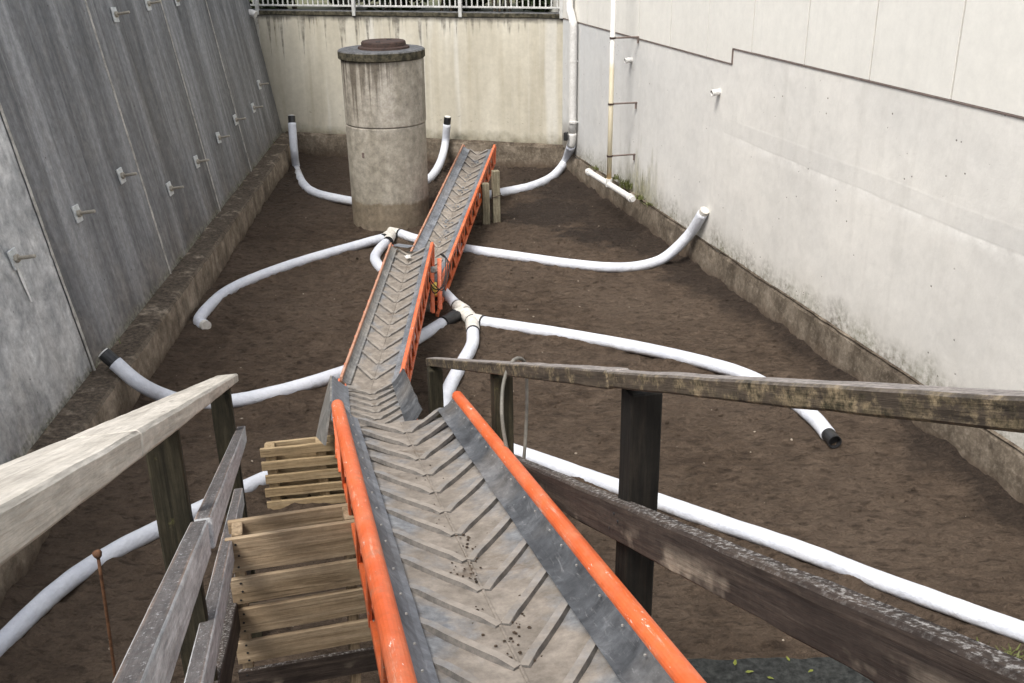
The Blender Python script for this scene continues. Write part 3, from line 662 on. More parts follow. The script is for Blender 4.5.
# ------------------------------------------------------------------ drain pipes in white filter sock
PR = .063
PIPEPTS = []
def pts(l):
    out = []
    for q in l:
        if len(q) == 2: out.append(G(q[0], q[1], PR * .9))
        elif len(q) == 3: out.append(G(*q))
        else: out.append(V(q[:3]))
    return out
def drain(label, l, caps=(None, None), r=PR, wr=.05, seed=0, group='white sock wrapped drain pipes on the pit floor'):
    path = catmull(pts(l), .045); PIPEPTS.extend(p for p in path if p.z < .16)
    t = thing('drain_pipe', label, 'drain pipe', path[len(path) // 2], group)
    put('filter_sock', tube_bm(path, r, 16, wr, seed=seed), SOCK, t, smooth=True)
    for e, c in zip((0, -1), caps):
        if not c: continue
        p, q = (path[0], path[1]) if e == 0 else (path[-1], path[-2])
        d = (p - q).normalized(); m, L, k = {'black': (BLACK, .12, .93), 'pvc': (CREAM, .05, .9), 'open': (BLACK, .14, .88)}[c]
        put('end_cap' if c != 'open' else 'pipe_end', tube_bm([p - d * .03, p + d * L * .5, p + d * L], r * k, 16, hollow=.14 if c == 'open' else 0), m, t)
        if c == 'black' : put('cap_rim', tube_bm([p + d * (L + .002), p + d * (L + .012)], r * .8, 16), PVC, t)
    return t, path
bp = BQ + BN * -.10
def onleft(x, y, o): return tuple(onplane(x, y, LA + V((ldir.y, -ldir.x, 0)) * o, V((ldir.y, -ldir.x, 0)))) + (0,)
def onright(x, y, o): return tuple(onplane(x, y, rP + rN * o, rN)) + (0,)
def onback(x, y, o=-.10): return tuple(onplane(x, y, BQ + BN * o, BN)) + (0,)
drain('white drain pipe rising to a black cap in the far left corner', [onleft(292, 123, .10), onleft(294, 150, .11), onleft(297, 170, .12), (304, 185), (318, 194), (350, 201), (385, 206)], ('black', None), .068, seed=1)
drain('short white drain pipe rising to a black cap right of the manhole shaft', [onback(447, 124, -.11), onback(445, 145, -.12), (440, 163, .16), (430, 178), (412, 190), (395, 197)], ('black', None), .066, seed=2)
drain('white drain pipe curving from the downpipe in the far right corner', [onright(571, 146, .10), (565, 162, .16), (552, 177), (530, 187), (500, 193), (465, 199), (440, 204)], (None, None), .072, seed=3)
drain('white drain pipe curving from the manhole junction to a stub near the left kerb', [(384, 238), (355, 246), (300, 262), (255, 278), (225, 293), (207, 309), (199, 321), (204, 325)], (None, 'pvc'), seed=4)
drain('short white bend of pipe dropping beneath the far end of the middle conveyor', [(386, 243), (379, 250), (375, 258), (379, 266), (390, 276), (402, 286)], seed=5)
drain('white drain pipe crossing under the far conveyor and rising against the right wall', [(398, 233), (420, 240), (465, 249), (520, 257), (570, 264), (610, 267.5), (640, 266), (664, 258, .1), onright(688, 236, .13), onright(703, 213, .06)], (None, 'pvc'), seed=6)
drain('white drain pipe from the black coupling rising to a black cap on the left kerb', [(442, 323.5), (420, 337), (385, 356), (330, 377), (270, 394), (225, 402), (190, 402), (165, 396, .13), (140, 384, .30), (115, 363, .48)], (None, 'black'), seed=7)
drain('short white pipe between the middle conveyor and the near junction', [(420, 272), (438, 287), (450, 299), (458, 307)], seed=8)
drain('white drain pipe running right from the near junction to an open black end', [(482, 322), (530, 329), (580, 337), (650, 350), (710, 364), (750, 377), (785, 396), (812, 416), (828, 434)], (None, 'open'), seed=9)
drain('white pipe bending down from the near junction behind the right handrail', [(473, 331), (472, 345), (463, 362), (452, 382), (444, 402), (443, 418), (452, 428)], seed=10)
drain('long white drain pipe arching across the foreground beneath the conveyors', [(-60, 700), (-20, 662), (0, 645), (60, 588), (110, 554), (150, 533), (205, 507), (265, 479), (330, 452), (390, 434), (440, 430), (510, 450), (600, 481), (700, 516), (800, 550), (900, 588), (1024, 632), (1110, 662)], r=.060, wr=.07, seed=11)
# junction fittings
def junction(label, arms, r=.070):
    t = thing('pipe_junction', label, 'pipe fitting', pts([arms[0][0]])[0])
    for a, b in arms:
        p, q = pts([a])[0], pts([b])[0]; d = (q - p).normalized()
        o = put('branch', tube_bm([p, p.lerp(q, .5), q], r, 18), CREAM, t, smooth=False)
        put('ring_seal', tube_bm([q - d * .012, q + d * .006], r * 1.03, 18), BLACK, o)
    return t
junction('muddy white junction fitting joining three pipes beside the manhole shaft', [((392, 233), (384, 239)), ((392, 233), (388, 242)), ((390, 232), (400, 234))])
junction('muddy white branch fitting at the black coupling right of the middle conveyor', [((465, 311), (457, 306)), ((465, 312), (454, 316)), ((464, 311), (472, 321))])
junction('muddy white branch fitting splitting to the right and downward', [((472, 320), (473, 332)), ((473, 320), (483, 322)), ((474, 322), (466, 313))])
cp = pts([(457, 315), (443, 323)])
t = thing('pipe_coupling', 'black coupling sleeve on the white pipe right of the middle conveyor', 'pipe fitting', cp[0])
put('sleeve', tube_bm([cp[0], cp[0].lerp(cp[1], .5), cp[1]], .067, 18), BLACK, t)
d_ = (cp[1] - cp[0]).normalized(); put('rim', tube_bm([cp[1] - d_ * .02, cp[1]], .071, 18), BLACK, t)

# ------------------------------------------------------------------ pit floor: one fine sheet, soil pressed up along the pipes, trodden in places
from mathutils import kdtree
kd = kdtree.KDTree(len(PIPEPTS))
for i, p in enumerate(PIPEPTS): kd.insert((p.x, p.y, 0), i)
kd.balance()
nx, ny = 290, 780
vs, fs = [], []
y0, y1 = -1.2, 18.6
for j in range(ny + 1):
    y = y0 + (y1 - y0) * j / ny; xa, xb = lx(y) - .25, rx(y) + .25
    for i in range(nx + 1):
        x = xa + (xb - xa) * i / nx; h = ground_h(x, y)
        d = kd.find((x, y, 0))[2]
        if d < .3: h += .040 * math.exp(-((d - .07) / .055) ** 2) * max(0, .7 + 1.2 * mnoise.noise(V((x * 3, y * 3, 11))))
        vs.append((x, y, h))
A = np.array(vs); rr = random.Random(21)
for _ in range(150):                       # footprints
    y = rr.uniform(4, 17.5); x = rr.uniform(lx(y) + .4, rx(y) - .4); an = rr.uniform(0, 6.28); c, s_ = math.cos(an), math.sin(an)
    m_ = (abs(A[:, 0] - x) < .35) & (abs(A[:, 1] - y) < .35)
    u = (A[m_, 0] - x) * c + (A[m_, 1] - y) * s_; v = -(A[m_, 0] - x) * s_ + (A[m_, 1] - y) * c
    q = (u / .15) ** 2 + (v / .06) ** 2
    A[m_, 2] += -.020 * np.exp(-q ** 2) + .010 * np.exp(-((np.sqrt(q) - 1.35) / .3) ** 2)
for j in range(ny):
    for i in range(nx):
        a = j * (nx + 1) + i; fs.append((a, a + 1, a + nx + 2, a + nx + 1))
me = bpy.data.meshes.new('pit_ground'); me.from_pydata([tuple(p) for p in A], [], fs); me.materials.append(DIRT)
me.polygons.foreach_set('use_smooth', [True] * len(me.polygons))
tag(link('pit_ground', me, Matrix()), kind='structure')
# loose clods and grit on the earth
bm = bmesh.new()
ico = bmesh.new(); bmesh.ops.create_icosphere(ico, subdivisions=1, radius=1); icv = [v.co.copy() for v in ico.verts]; icf = [[v.index for v in f.verts] for f in ico.faces]; ico.free()
def clods(bm, n, smin, smax, seed):
    rr = random.Random(seed)
    for _ in range(n):
        y = 3.5 + 14 * rr.random() ** 1.3; x = lx(y) + .1 + (rx(y) - lx(y) - .2) * rr.random()
        s = smin * (smax / smin) ** (rr.random() ** 2.2); sc = V((rr.uniform(.7, 1.3), rr.uniform(.7, 1.3), rr.uniform(.45, .9))) * s
        rot = Matrix.Rotation(rr.random() * 6.3, 3, 'Z'); b = V((x, y, ground_h(x, y) + sc.z * .35))
        vv = [bm.verts.new(b + rot @ V((c.x * sc.x * rr.uniform(.75, 1.2), c.y * sc.y * rr.uniform(.75, 1.2), c.z * sc.z * rr.uniform(.75, 1.2)))) for c in icv]
        for f in icf: bm.faces.new([vv[i] for i in f])
clods(bm, 4200, .005, .022, 3)
tag(put('earth_clods', bm, DIRT), 'crumbly brown clods scattered over the pit floor', 'earth', kind='stuff')
bm = bmesh.new(); clods(bm, 260, .005, .014, 5)
tag(put('gravel_grit', bm, STONE), 'pale grit scattered over the pit floor', 'gravel', kind='stuff')
# ------------------------------------------------------------------ downpipe and standpipe
t = thing('downpipe', 'white downpipe with an offset bend in the far right corner', 'downpipe', onplane(572, 140, BQ, BN))
def rw(x, y, o=.085): return onplane(x, y, rP + rN * o, rN)
dp = [rw(569.5, -60, .09), rw(569.5, 8, .09), rw(573.5, 24), rw(573.3, 40), rw(572.3, 134)]
put('pipe', tube_bm(catmull(dp[:2], .2)[:-1] + catmull(dp[1:3], .05)[:-1] + catmull(dp[2:], .2), .060, 16), PVC, t, smooth=True)
put('elbow', tube_bm(catmull([rw(572.3, 133), rw(572, 140), rw(570.5, 146, .10)], .03), .068, 16), PVC, t, smooth=True)
for y in (62, 123):
    q = rw(573, y); put('pipe_clip', tube_bm([q, q + V((0, 0, .03))], .066, 16), PVC, t)
    put('clip_arm', box_bm(-.01, .095, -.01, .01, 0, .02), GALV, t, frame(q, -rN, (0, 0, 1)))
q = rw(566, 136, .20); put('bracket', box_bm(-.03, .03, -.04, .04, -.07, .06, .005), BLACK, t, frame(q, BE, (0, 0, 1)))
ea, ec = G(589, 172, .53), G(631, 198, .53); PC = ea.lerp(ec, .50)
t = thing('standpipe', 'thin yellowed standpipe on wire brackets ending in a white cross pipe by the right wall', 'pipe', PC)
put('upright', tube_bm([PC, PC + V((0, 0, 1.0)), PC + V((0, 0, 3.6))], .033, 12), YPIPE, t, smooth=True)
put('cross_pipe', tube_bm([ea, ea.lerp(ec, .5), ec], .042, 14, hollow=.25), PVC, t)
for e, o in ((ea, ec), (ec, ea)):
    d_ = (e - o).normalized(); put('end_collar', tube_bm([e - d_ * .05, e + d_ * .02], .052, 14, hollow=.3), PVC, t)
put('tee', tube_bm([PC + V((0, 0, -.03)), PC + V((0, 0, .08))], .045, 12), PVC, t)
for py in (38, 104, 156):
    q = onplane(612, py, PC, V((0, 1, 0))); z = q.z; q = V((PC.x, PC.y, z)); d_ = -rN
    e = q + d_ * ((rP - q).dot(d_) + .01)
    o = put('bracket', tube_bm([q, q.lerp(e, .5), e], .013, 6), FLASH, t)
    put('clamp', tube_bm([q - V((0, 0, .012)), q + V((0, 0, .012))], .040, 12), RUST, o); put('clamp_foot', tube_bm([e - d_ * .03 + V((0, 0, .01)), e - d_ * .03 - V((0, 0, .08))], .012, 6), FLASH, o)

# ------------------------------------------------------------------ conveyors
def cleat_bm(hw, lead, h=.015, wdt=.0215):
    bm = bmesh.new()
    for s in (-1, 1):
        a = V((lead / 2, s * .008, 0)); b = V((-lead / 2, s * hw, 0))     # +x is towards the viewer: apex there
        d = (b - a).normalized(); n = V((-d.y, d.x, 0))
        rows = []
        for k in range(7):
            p = a.lerp(b, k / 6); e = .35 if k in (0, 6) else 1
            lift = .03 * (abs(p.y) / hw) ** 2 * (hw / .22)
            rows.append([bm.verts.new(p + n * (wdt * .75 * q) + V((0, 0, z * e + lift))) for q, z in ((-.98, -.002), (-.74, h), (.74, h), (.98, -.002))])
        for r0, r1 in zip(rows, rows[1:]):
            for k in range(3): bm.faces.new((r0[k], r0[k + 1], r1[k + 1], r1[k]))
        bm.faces.new(rows[0]); bm.faces.new(rows[-1])
    bmesh.ops.recalc_face_normals(bm, faces=list(bm.faces)); return bm
def belt_bm(hw, L, wrap=True, sag=.03, r=.055):
    """belt on the frame: x from 0 (far end) to L; wraps round the end rollers"""
    bm = bmesh.new(); prof = [(-hw - .0, 0), (-hw * .66, 0), (-hw * .33, 0), (0, 0), (hw * .33, 0), (hw * .66, 0), (hw, 0)]
    path = []
    for k in range(9): a = math.pi * k / 8; path.append((-r * math.sin(a) * 1.0, -r + r * -math.cos(a), 0.0))
    n = max(8, int(L / .06))
    for k in range(1, n + 1): path.append((L * k / n, 0.0, min(1, k * 4 / n)))
    for k in range(1, 9): a = math.pi * k / 8; path.append((L + r * math.sin(a), -r + r * math.cos(a), 0.0))
    rows = []
    for x, z, t in path:
        rows.append([bm.verts.new((x, y, z + t * sag * (abs(y) / hw) ** 2 * hw / .22 + t * .004 * mnoise.noise(V((x * 4, y * 9, hw))))) for y, _ in prof])
    for a, b in zip(rows, rows[1:]):
        for k in range(6): bm.faces.new((a[k], a[k + 1], b[k + 1], b[k]))
    bmesh.ops.recalc_face_normals(bm, faces=list(bm.faces))
    return bm
def skirt_bm(L, y0, z0, y1, z1, x0=0.0, wav=.006, seed=0, th=.008):
    bm = bmesh.new(); n = max(10, int(L / .05)); fr, bk = [], []
    for k in range(n + 1):
        x = x0 + L * k / n; j = wav * mnoise.noise(V((x * 5, seed, 0))); row = []
        for q in range(4):
            t = q / 3; row.append(V((x, y0 + (y1 - y0) * t + j * t, z0 + (z1 - z0) * t + .012 * math.sin(t * math.pi) * -1 + j)))
        fr.append([bm.verts.new(p) for p in row]); bk.append([bm.verts.new(p - V((0, 0, th)) + V((0, th * (1 if y1 > y0 else -1), 0))) for p in row])
    for a, b in zip(fr, fr[1:]):
        for k in range(3): bm.faces.new((a[k], a[k + 1], b[k + 1], b[k]))
    for a, b in zip(bk, bk[1:]):
        for k in range(3): bm.faces.new((a[k], b[k], b[k + 1], a[k + 1]))
    for A in (0, 3):
        for k in range(n): bm.faces.new((fr[k][A], fr[k + 1][A], bk[k + 1][A], bk[k][A]))
    for k in (0, n): bm.faces.new(fr[k] + bk[k][::-1])
    bmesh.ops.recalc_face_normals(bm, faces=list(bm.faces)); return bm
def bar_bm(p0, p1, a, b, bm=None, z=(0, 0, 1)):
    p0, p1 = V(p0), V(p1); L = (p1 - p0).length
    q = box_bm(-L / 2, L / 2, -a / 2, a / 2, -b / 2, b / 2, min(a, b) * .12)
    return xf(q, frame((p0 + p1) / 2, p1 - p0, z))
def conveyor(label, far, near, up, hw, rail, zrs, depth, pitch, lead, tube=None, matL=SKIRTL, matR=SKIRT, bay=.33, extra=0.0):
    far, near = V(far), V(near); mw = frame(far, near - far, up); L = (near - far).length + extra
    t = thing('conveyor', label, 'conveyor', (far.x, far.y, far.z - .3), 'linked belt conveyors running down the pit')
    o = put('belt', belt_bm(hw + .02, L), BELT, t, mw, smooth=True)
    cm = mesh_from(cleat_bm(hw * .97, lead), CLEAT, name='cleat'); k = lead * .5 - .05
    while k < L - .02:
        link('cleat', cm, mw @ Matrix.Translation((k, random.uniform(-.004, .004), 0.002)) @ Matrix.Rotation(random.uniform(-.02, .02), 4, 'Z'), o); k += pitch
    put('belt_spine', bar_bm((.02, .0, .001), (L, .0, .001), .008, .007), BELT, o, mw)
    for x in (.0, L):
        r = lathe_bm([(.050, -hw - .02), (.050, hw + .02)], 20); xf(r, Matrix.Translation((x, 0, -.055)) @ Matrix.Rotation(R(90), 4, 'X')); put('end_roller', r, GREYM, t, mw)
    yL, yR = rail; zL, zR = zrs
    put('skirt', skirt_bm(L, -hw + .01, .012 + .03 * hw / .22, -yL - .004, zL, 0, seed=hw), matL, t, mw)
    put('skirt', skirt_bm(L, hw - (.035 if tube else .01), .012 + .03 * hw / .22, yR + .004, zR, 0, seed=hw + 4), matR, t, mw)
    for s, y in ((-1, -yL), (1, yR)):
        zr = zL if s < 0 else zR
        if tube:
            r = tube[0] if s < 0 else tube[1]
            put('side_tube', tube_bm([V((-.02, y + s * r, zr)), V((L / 2, y + s * r, zr)), V((L, y + s * r, zr))], r, 20), ORANGE, t, mw, smooth=False)
            yy = y + s * r * 1.15
        else:
            yy = y + s * .016
            b = bar_bm((-.03, yy, zr), (L, yy, zr), .032 if s > 0 else .020, .045); put('top_chord', b, ORANGE if s > 0 else FADED, t, mw)
        put('bottom_chord', bar_bm((.12, yy, zr - depth), (L, yy, zr - depth), .03, .045), ORANGE, t, mw)
        put('end_strut', bar_bm((-.02, yy, zr), (.12, yy, zr - depth), .02, .05, z=(0, 1, 0)), ORANGE, t, mw)
        n = int(L / bay); vb = mesh_from(bar_bm((0, 0, 0), (bay * .5, 0, -depth), .05, .012, z=(0, 1, 0)), ORANGE, name='brace'); vc = mesh_from(bar_bm((bay * .5, 0, -depth), (bay, 0, 0), .05, .012, z=(0, 1, 0)), ORANGE, name='brace')
        for k in range(n):
            link('brace', vb, mw @ Matrix.Translation((.08 + k * bay, yy + .001, zr)), t); link('brace', vc, mw @ Matrix.Translation((.08 + k * bay, yy - .001 + s * .012, zr)), t)
        bt = mesh_from(lathe_bm([(.0038, 0), (.0038, .004), (.0025, .005)], 6), GREYM, name='bolt'); k = .1
        while k < L:
            link('bolt', bt, mw @ Matrix.Translation((k + random.uniform(-.04, .04), y - s * .018, zr - .004)), t); k += .17
    n = int(L / .6); xb = mesh_from(bar_bm((0, -yL, 0), (0, yR, 0), .03, .04), ORANGE, name='cross_member')
    for k in range(n + 1): link('cross_member', xb, mw @ Matrix.Translation((.15 + k * .6, 0, zL - depth + .001)), t)
    return t, mw, L
UPV = (0, 0, 1)
# nearest section, from above the timber prop down into the pit
c1n = V((.024, 1.90, 2.17)); c1f = V((-.56, 4.465, 1.555))
c1, m1, L1 = conveyor('nearest and widest orange conveyor with thick round side tubes running out past the viewer', c1f, c1n, UPV, .222, (.272, .268), (.115, .095), .30, .240, .29, (.031, .028), SKIRTL, SKIRT, .5, extra=1.75)
# middle section
c2f = V((-1.09, 10.50, .555)); c2n = V((-1.07, 6.86, .625))
c2, m2, L2 = conveyor('middle orange conveyor with flat lattice sides and a bent tail under the nearest one', c2f, c2n, UPV, .165, (.205, .215), (.075, .075), .24, .30, .24, None, SKIRTD, SKIRTL, .30)
# far section
c3f = V((-.46, 15.15, .67)); c3n = V((-1.03, 9.95, .17))
c3, m3, L3 = conveyor('far orange conveyor with lattice sides climbing past the manhole shaft', c3f, c3n, UPV, .15, (.23, .22), (.085, .085), .24, .30, .22, None, SKIRTL, SKIRTL, .34)
# tail of the middle section, turned towards the nearest one
tf = V((-1.065, 6.80, .640)); tn = V((-.80, 5.35, 1.02)); m2t = frame(tf, tn - tf, UPV); Lt = (tn - tf).length
o = put('tail_belt', belt_bm(.185, Lt), BELT, c2, m2t, smooth=True)
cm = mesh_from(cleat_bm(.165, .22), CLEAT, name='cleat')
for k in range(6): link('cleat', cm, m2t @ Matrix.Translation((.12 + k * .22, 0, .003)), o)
put('tail_skirt', skirt_bm(Lt, .16, .03, .25, .14, .0, seed=9, th=.012), SKIRT, c2, m2t)
put('tail_skirt', skirt_bm(Lt, -.165, .03, -.27, .13, .0, seed=12, th=.012), SKIRTL, c2, m2t)
bm = bmesh.new(); q = [(.0, -.278, .13), (.95, -.278, .12), (.95, -.34, -.17), (.62, -.40, -.18), (.30, -.37, -.11)]
f_ = [bm.verts.new(p) for p in q]; g_ = [bm.verts.new((a, b - .012, c)) for a, b, c in q]; bm.faces.new(f_); bm.faces.new(g_[::-1])
for k in range(5): bm.faces.new((f_[k], f_[(k + 1) % 5], g_[(k + 1) % 5], g_[k]))
bmesh.ops.recalc_face_normals(bm, faces=list(bm.faces)); put('side_plate', bm, SKIRTD, c2, m2t)
for y in (-.262, .262):
    put('tail_chord', bar_bm((.02, y, -.10), (Lt, y, -.10), .03, .045), ORANGE, c2, m2t)
# legs for the raised middle section
for px_, yy in ((10.2, 0), (7.2, 0)):
    for s in (-1, 1):
        b = V((-1.08 + s * .2, px_, .0)); top = .46 if px_ > 8 else .40
        put('leg', bar_bm((b.x, b.y, -.03), (b.x, b.y, top), .035, .035), ORANGE, c2)
# drive unit where the far and middle sections meet
gq = V((-.775, 10.15, .42))
for dx, dy in ((0, 0), (-.07, -.10)):
    put('drive_plate', bar_bm((gq.x + dx, gq.y + .20 + dy, .52), (gq.x + dx + .02, gq.y - .30 + dy, .13), .012, .045, z=(1, 0, 0)), ORANGE, c3)
    put('drive_plate', bar_bm((gq.x + dx + .01, gq.y - .02 + dy, .50), (gq.x + dx + .03, gq.y - .31 + dy, .12), .012, .035, z=(1, 0, 0)), ORANGE, c3)
mt = lathe_bm([(.035, 0), (.035, .012), (.035, .09), (.025, .10)], 18); xf(mt, Matrix.Translation(gq + V((-.05, -.05, .06))) @ Matrix.Rotation(R(75), 4, 'X')); put('drive_motor', mt, GREYM, c3)
put('gear_case', box_bm(gq.x - .06, gq.x - .01, gq.y - .27, gq.y - .16, .26, .38, .01), YTAG, c3)
rr = random.Random(2)
for k in range(3):
    a = gq + V((.02, .05, .2)); path = catmull([a, a + V((.06 + .02 * k, -.05, -.02 - .04 * k)), a + V((.05, -.25 - .05 * k, -.22 - .03 * k)), a + V((-.05, -.40, -.30 + .05 * k)), a + V((-.12, -.3, -.12))], .03)
    put('power_cable', tube_bm(path, .006, 6), CABLE, c3, smooth=True)
for x, y, r in ((2.2, .0, .05), (1.2, .02, .04)):
    pass
# spilled soil lying on the belts
def spill(mw, lst, seed):
    rr = random.Random(seed); bm = bmesh.new()
    for x, y, n, sp, s0 in lst:
        for _ in range(n):
            s = rr.uniform(.3, 1) * s0; c = V((x + rr.gauss(0, sp * 1.6), y + rr.gauss(0, sp * .7), .004 + s * .3)); vv = [bm.verts.new(mw @ (c + V((q.x * s * rr.uniform(.7, 1.3), q.y * s * rr.uniform(.7, 1.3), q.z * s * .6)))) for q in icv]
            for f in icf: bm.faces.new([vv[i] for i in f])
    return bm
tag(put('spilled_soil', spill(m1, [(2.0, -.02, 30, .05, .006), (1.75, .03, 16, .03, .006), (1.45, -.03, 12, .05, .004), (2.45, .03, 40, .06, .006), (1.0, .0, 10, .06, .004)], 1), DIRT), 'dark crumbs of soil spilled on the nearest conveyor belt', 'soil', kind='stuff')
tag(put('spilled_soil', spill(m3, [(.55, .02, 30, .05, .022), (1.2, 0, 14, .05, .016), (1.75, .0, 16, .06, .018), (2.4, .01, 14, .06, .016), (3.0, -.02, 24, .08, .02), (3.4, 0, 16, .08, .02)], 2), BELT), 'lumps of damp soil lying on the far conveyor belt', 'soil', kind='stuff')
# scrap of white paper on the middle belt
bm = bmesh.new(); pv = [bm.verts.new(p) for p in ((-.05, -.03, 0), (.0, -.045, .02), (.05, -.02, .005), (.06, .03, .012), (0, .02, .035), (-.05, .04, .008))]
bm.faces.new((pv[0], pv[1], pv[4], pv[5])); bm.faces.new((pv[1], pv[2], pv[3], pv[4])); bmesh.ops.solidify(bm, geom=list(bm.faces), thickness=.002)
tag(put('paper_scrap', bm, PAPER, None, m2 @ Matrix.Translation((.34, -.0, .035))), 'small crumpled white scrap lying on the middle conveyor belt', 'litter')
# loose plate between the two far sections
bm = bar_bm((-1.28, 10.62, .60), (-1.08, 10.40, .64), .10, .006); tag(put('grey_flap', bm, SKIRTL), 'small pale grey flap at the far left end of the middle conveyor', 'metal flap')
# timber props beside the far conveyor
for i, (px, py, h, lab) in enumerate([(486, 224, .58, 'left of two short timber posts beside the far conveyor, partly behind it'), (496.5, 222, .73, 'right of two short timber posts beside the far conveyor, with a wire round it')]):
    b = G(px, py); t = thing('prop_post', lab, 'post', b, 'short timber posts beside the far conveyor')
    board('timber', b + V((0, 0, -.1)), b + V((0, 0, h)), .10, .10, W_GATE, t, zdir=(.25, -1, 0), bev=.006, segs=4, jit=.004)
    if i == 1:
        put('wire_tie', tube_bm([b + V((-.062, -.06, .36)), b + V((.062, -.065, .40)), b + V((.066, .06, .40)), b + V((-.06, .06, .37)), b + V((-.062, -.06, .36))], .006, 6, cap=False), RUST, t)

# ------------------------------------------------------------------ timber handrails
def alongL(y, h, off=0.0):      # inner face plane of the left rail; off>0 to the outside
    x = -.80 - .256 * (y - 2.23); return V((x, y, h)) + V((-.969, -.248, 0)) * off
def alongR(y, h, off=0.0):      # inner face plane of the right rail; off>0 to the outside
    x = .324 - .234 * (y - 2.213); return V((x, y, h)) + V((.974, .228, 0)) * off
def hcapL(y): return 3.425 - .4275 * (y - .671)
t = thing('timber_handrail', 'silvered timber handrail on square posts descending on the left of the conveyor', 'handrail', alongL(3, 0))
def sboard(name, fn, y0, h0, y1, h1, off, wid, thick, mat, tilt=(0, 0, 1), **kw):
    return board(name, fn(y0, h0, off), fn(y1, h1, off), wid, thick, mat, t, tilt, **kw)
sboard('cap_rail', alongL, -.4, hcapL(-.4) - .023, 1.395, hcapL(1.395) - .023, .058, .118, .045, W_HAND, bev=.005, segs=20, jit=.0012)
sboard('cap_rail', alongL, 1.397, hcapL(1.397) - .023, 5.06, hcapL(5.06) - .008, .057, .118, .047, W_HAND, bev=.007, segs=44, jit=.0014)
def r1(y): return 2.895 - .42 * (y - 1.08)
sboard('mid_rail', alongL, 0.2, r1(.2) - .045, 2.24, r1(2.24) - .045, .024, .045, .092, W_RAIL, segs=24, jit=.0012, bev=.004)
sboard('mid_rail', alongL, 2.25, r1(2.25) - .035, 4.98, r1(4.98) - .025, .014, .045, .088, W_RAIL, segs=24, jit=.0012, bev=.004)
def r2(y): return 2.221 - .405 * (y - 1.847)
sboard('mid_rail', alongL, .6, r2(.6) - .05, 4.6, r2(4.6) - .045, .052, .045, .092, W_RAIL, segs=24, jit=.0012, bev=.004)
sboard('stringer', alongL, 1.0, 1.80 - .42 * (1 - 2.4), 4.9, 1.56 - .42 * (4.9 - 2.4), .065, .045, .12, W_RLOW, segs=24, jit=.003, bev=.004)
for y, off, wx, dx in ((.25, .09, .09, .05), (2.36, .095, .088, .05), (4.80, .088, .105, .115)):
    b = alongL(y, 0, off)
    board('post', V((b.x, b.y, -.2)), V((b.x, b.y, hcapL(y) - .068)), wx, dx, W_POST, t, zdir=(.248, -.969, 0), bev=.005, segs=10, jit=.003)
t = thing('timber_handrail', 'dark lichen covered timber handrail on square posts descending on the right of the conveyor', 'handrail', alongR(3, 0))
def rb_(y): return 2.781 - .4265 * (y - 2.213)
sboard('cap_rail', alongR, -.3, rb_(-.3) + .024, 2.48, rb_(2.48) + .024, .027, .056, .044, W_RCAP, segs=40, jit=.0024, bev=.005)
sboard('cap_rail', alongR, 2.49, rb_(2.49) + .024, 6.02, rb_(6.02) + .040, .034, .072, .052, W_RCAP, segs=40, jit=.0026, bev=.005)
def rl(y): return 2.592 - .442 * (y - 1.843)
sboard('mid_rail', alongR, -.2, rl(-.2) - .058, 5.85, rl(5.85) - .058, .025, .05, .115, W_RLOW, segs=60, jit=.005, bev=.007)
for y in (.15, 2.42, 4.12, 5.86):
    b = alongR(y, 0, .075 if y < 5 else .03)
    board('post', V((b.x, b.y, -.2)), V((b.x, b.y, rb_(y) - .004)), .088, .088, W_RPOST if y < 3 else W_POST, t, zdir=(.228, -.974, 0), bev=.005, segs=10, jit=.003)

# nail heads where the rails are fixed to the posts
nailm = mesh_from(lathe_bm([(.0042, -.002), (.0042, .002), (.0025, .003)], 8), BLACK, name='nail')
for y in (2.40, 4.10):
    for dz, dy in ((-.03, .0), (-.085, .035), (-.05, -.03)):
        q = alongR(y + dy, rl(y + dy) + dz, -.001); link('nail', nailm, frame(q, (.228 * -1, .974, 0), (-.974, -.228, 0)), t)
# ------------------------------------------------------------------ pallets
def nails(o, lst):
    nm = mesh_from(lathe_bm([(.005, 0), (.005, .002)], 6), BLACK, name='nail')
    for m in lst: link('nail', nm, m, o)
ux = V((.97, .2435, 0)); uy = V((-.2435, .97, 0))
# standing pallet in the foreground: deck boards face the viewer, top at 1.62 m
t = thing('timber_pallet', 'wide timber pallet standing upright with broad boards beside the left handrail', 'pallet', (-.85, 3.4, 0))
pl0 = V((-1.135, 3.36, 0)); zt = 1.62; tiltv = V((.02, .10, 1)).normalized()
def pp(a, b, h): return pl0 + ux * a + uy * b + V((.03 * (h - zt), .05 * (h - zt), h))
hh = zt; specs = [.160, .122, .126, .118, .12]
for k, sz in enumerate(specs):
    o = board('deck_board', pp(0 + random.uniform(-.010, .004), 0, hh - sz / 2 + random.uniform(-.004, .004)), pp(.94, 0, hh - sz / 2 + random.uniform(-.004, .014)), .020, sz - random.uniform(0, .012), W_PAL if k < 4 else W_RLOW, t, segs=8, jit=.0016, bev=.002)  # lowest board takes the dark rail timber as painted-in shade
    for q in (0, 1, 2):
        nails(o, [WM[o] @ Matrix.Translation((-.47 + .03 + random.uniform(0, .015), -.0115, (q - 1) * .33 * sz)) @ Matrix.Rotation(R(90), 4, 'X')])
    hh -= sz + .026
for a in (.035, .48, .90):
    board('stringer', pp(a, .062, .02), pp(a, .062, zt - .002), .10, .042, W_PAL, t, zdir=ux, segs=6, jit=.002)
for h, sz in ((zt - .05, .10), (zt - .46, .1)):
    board('rear_board', pp(.0, .124, h), pp(.94, .124, h), .020, sz, W_PAL, t, segs=6, jit=.002)
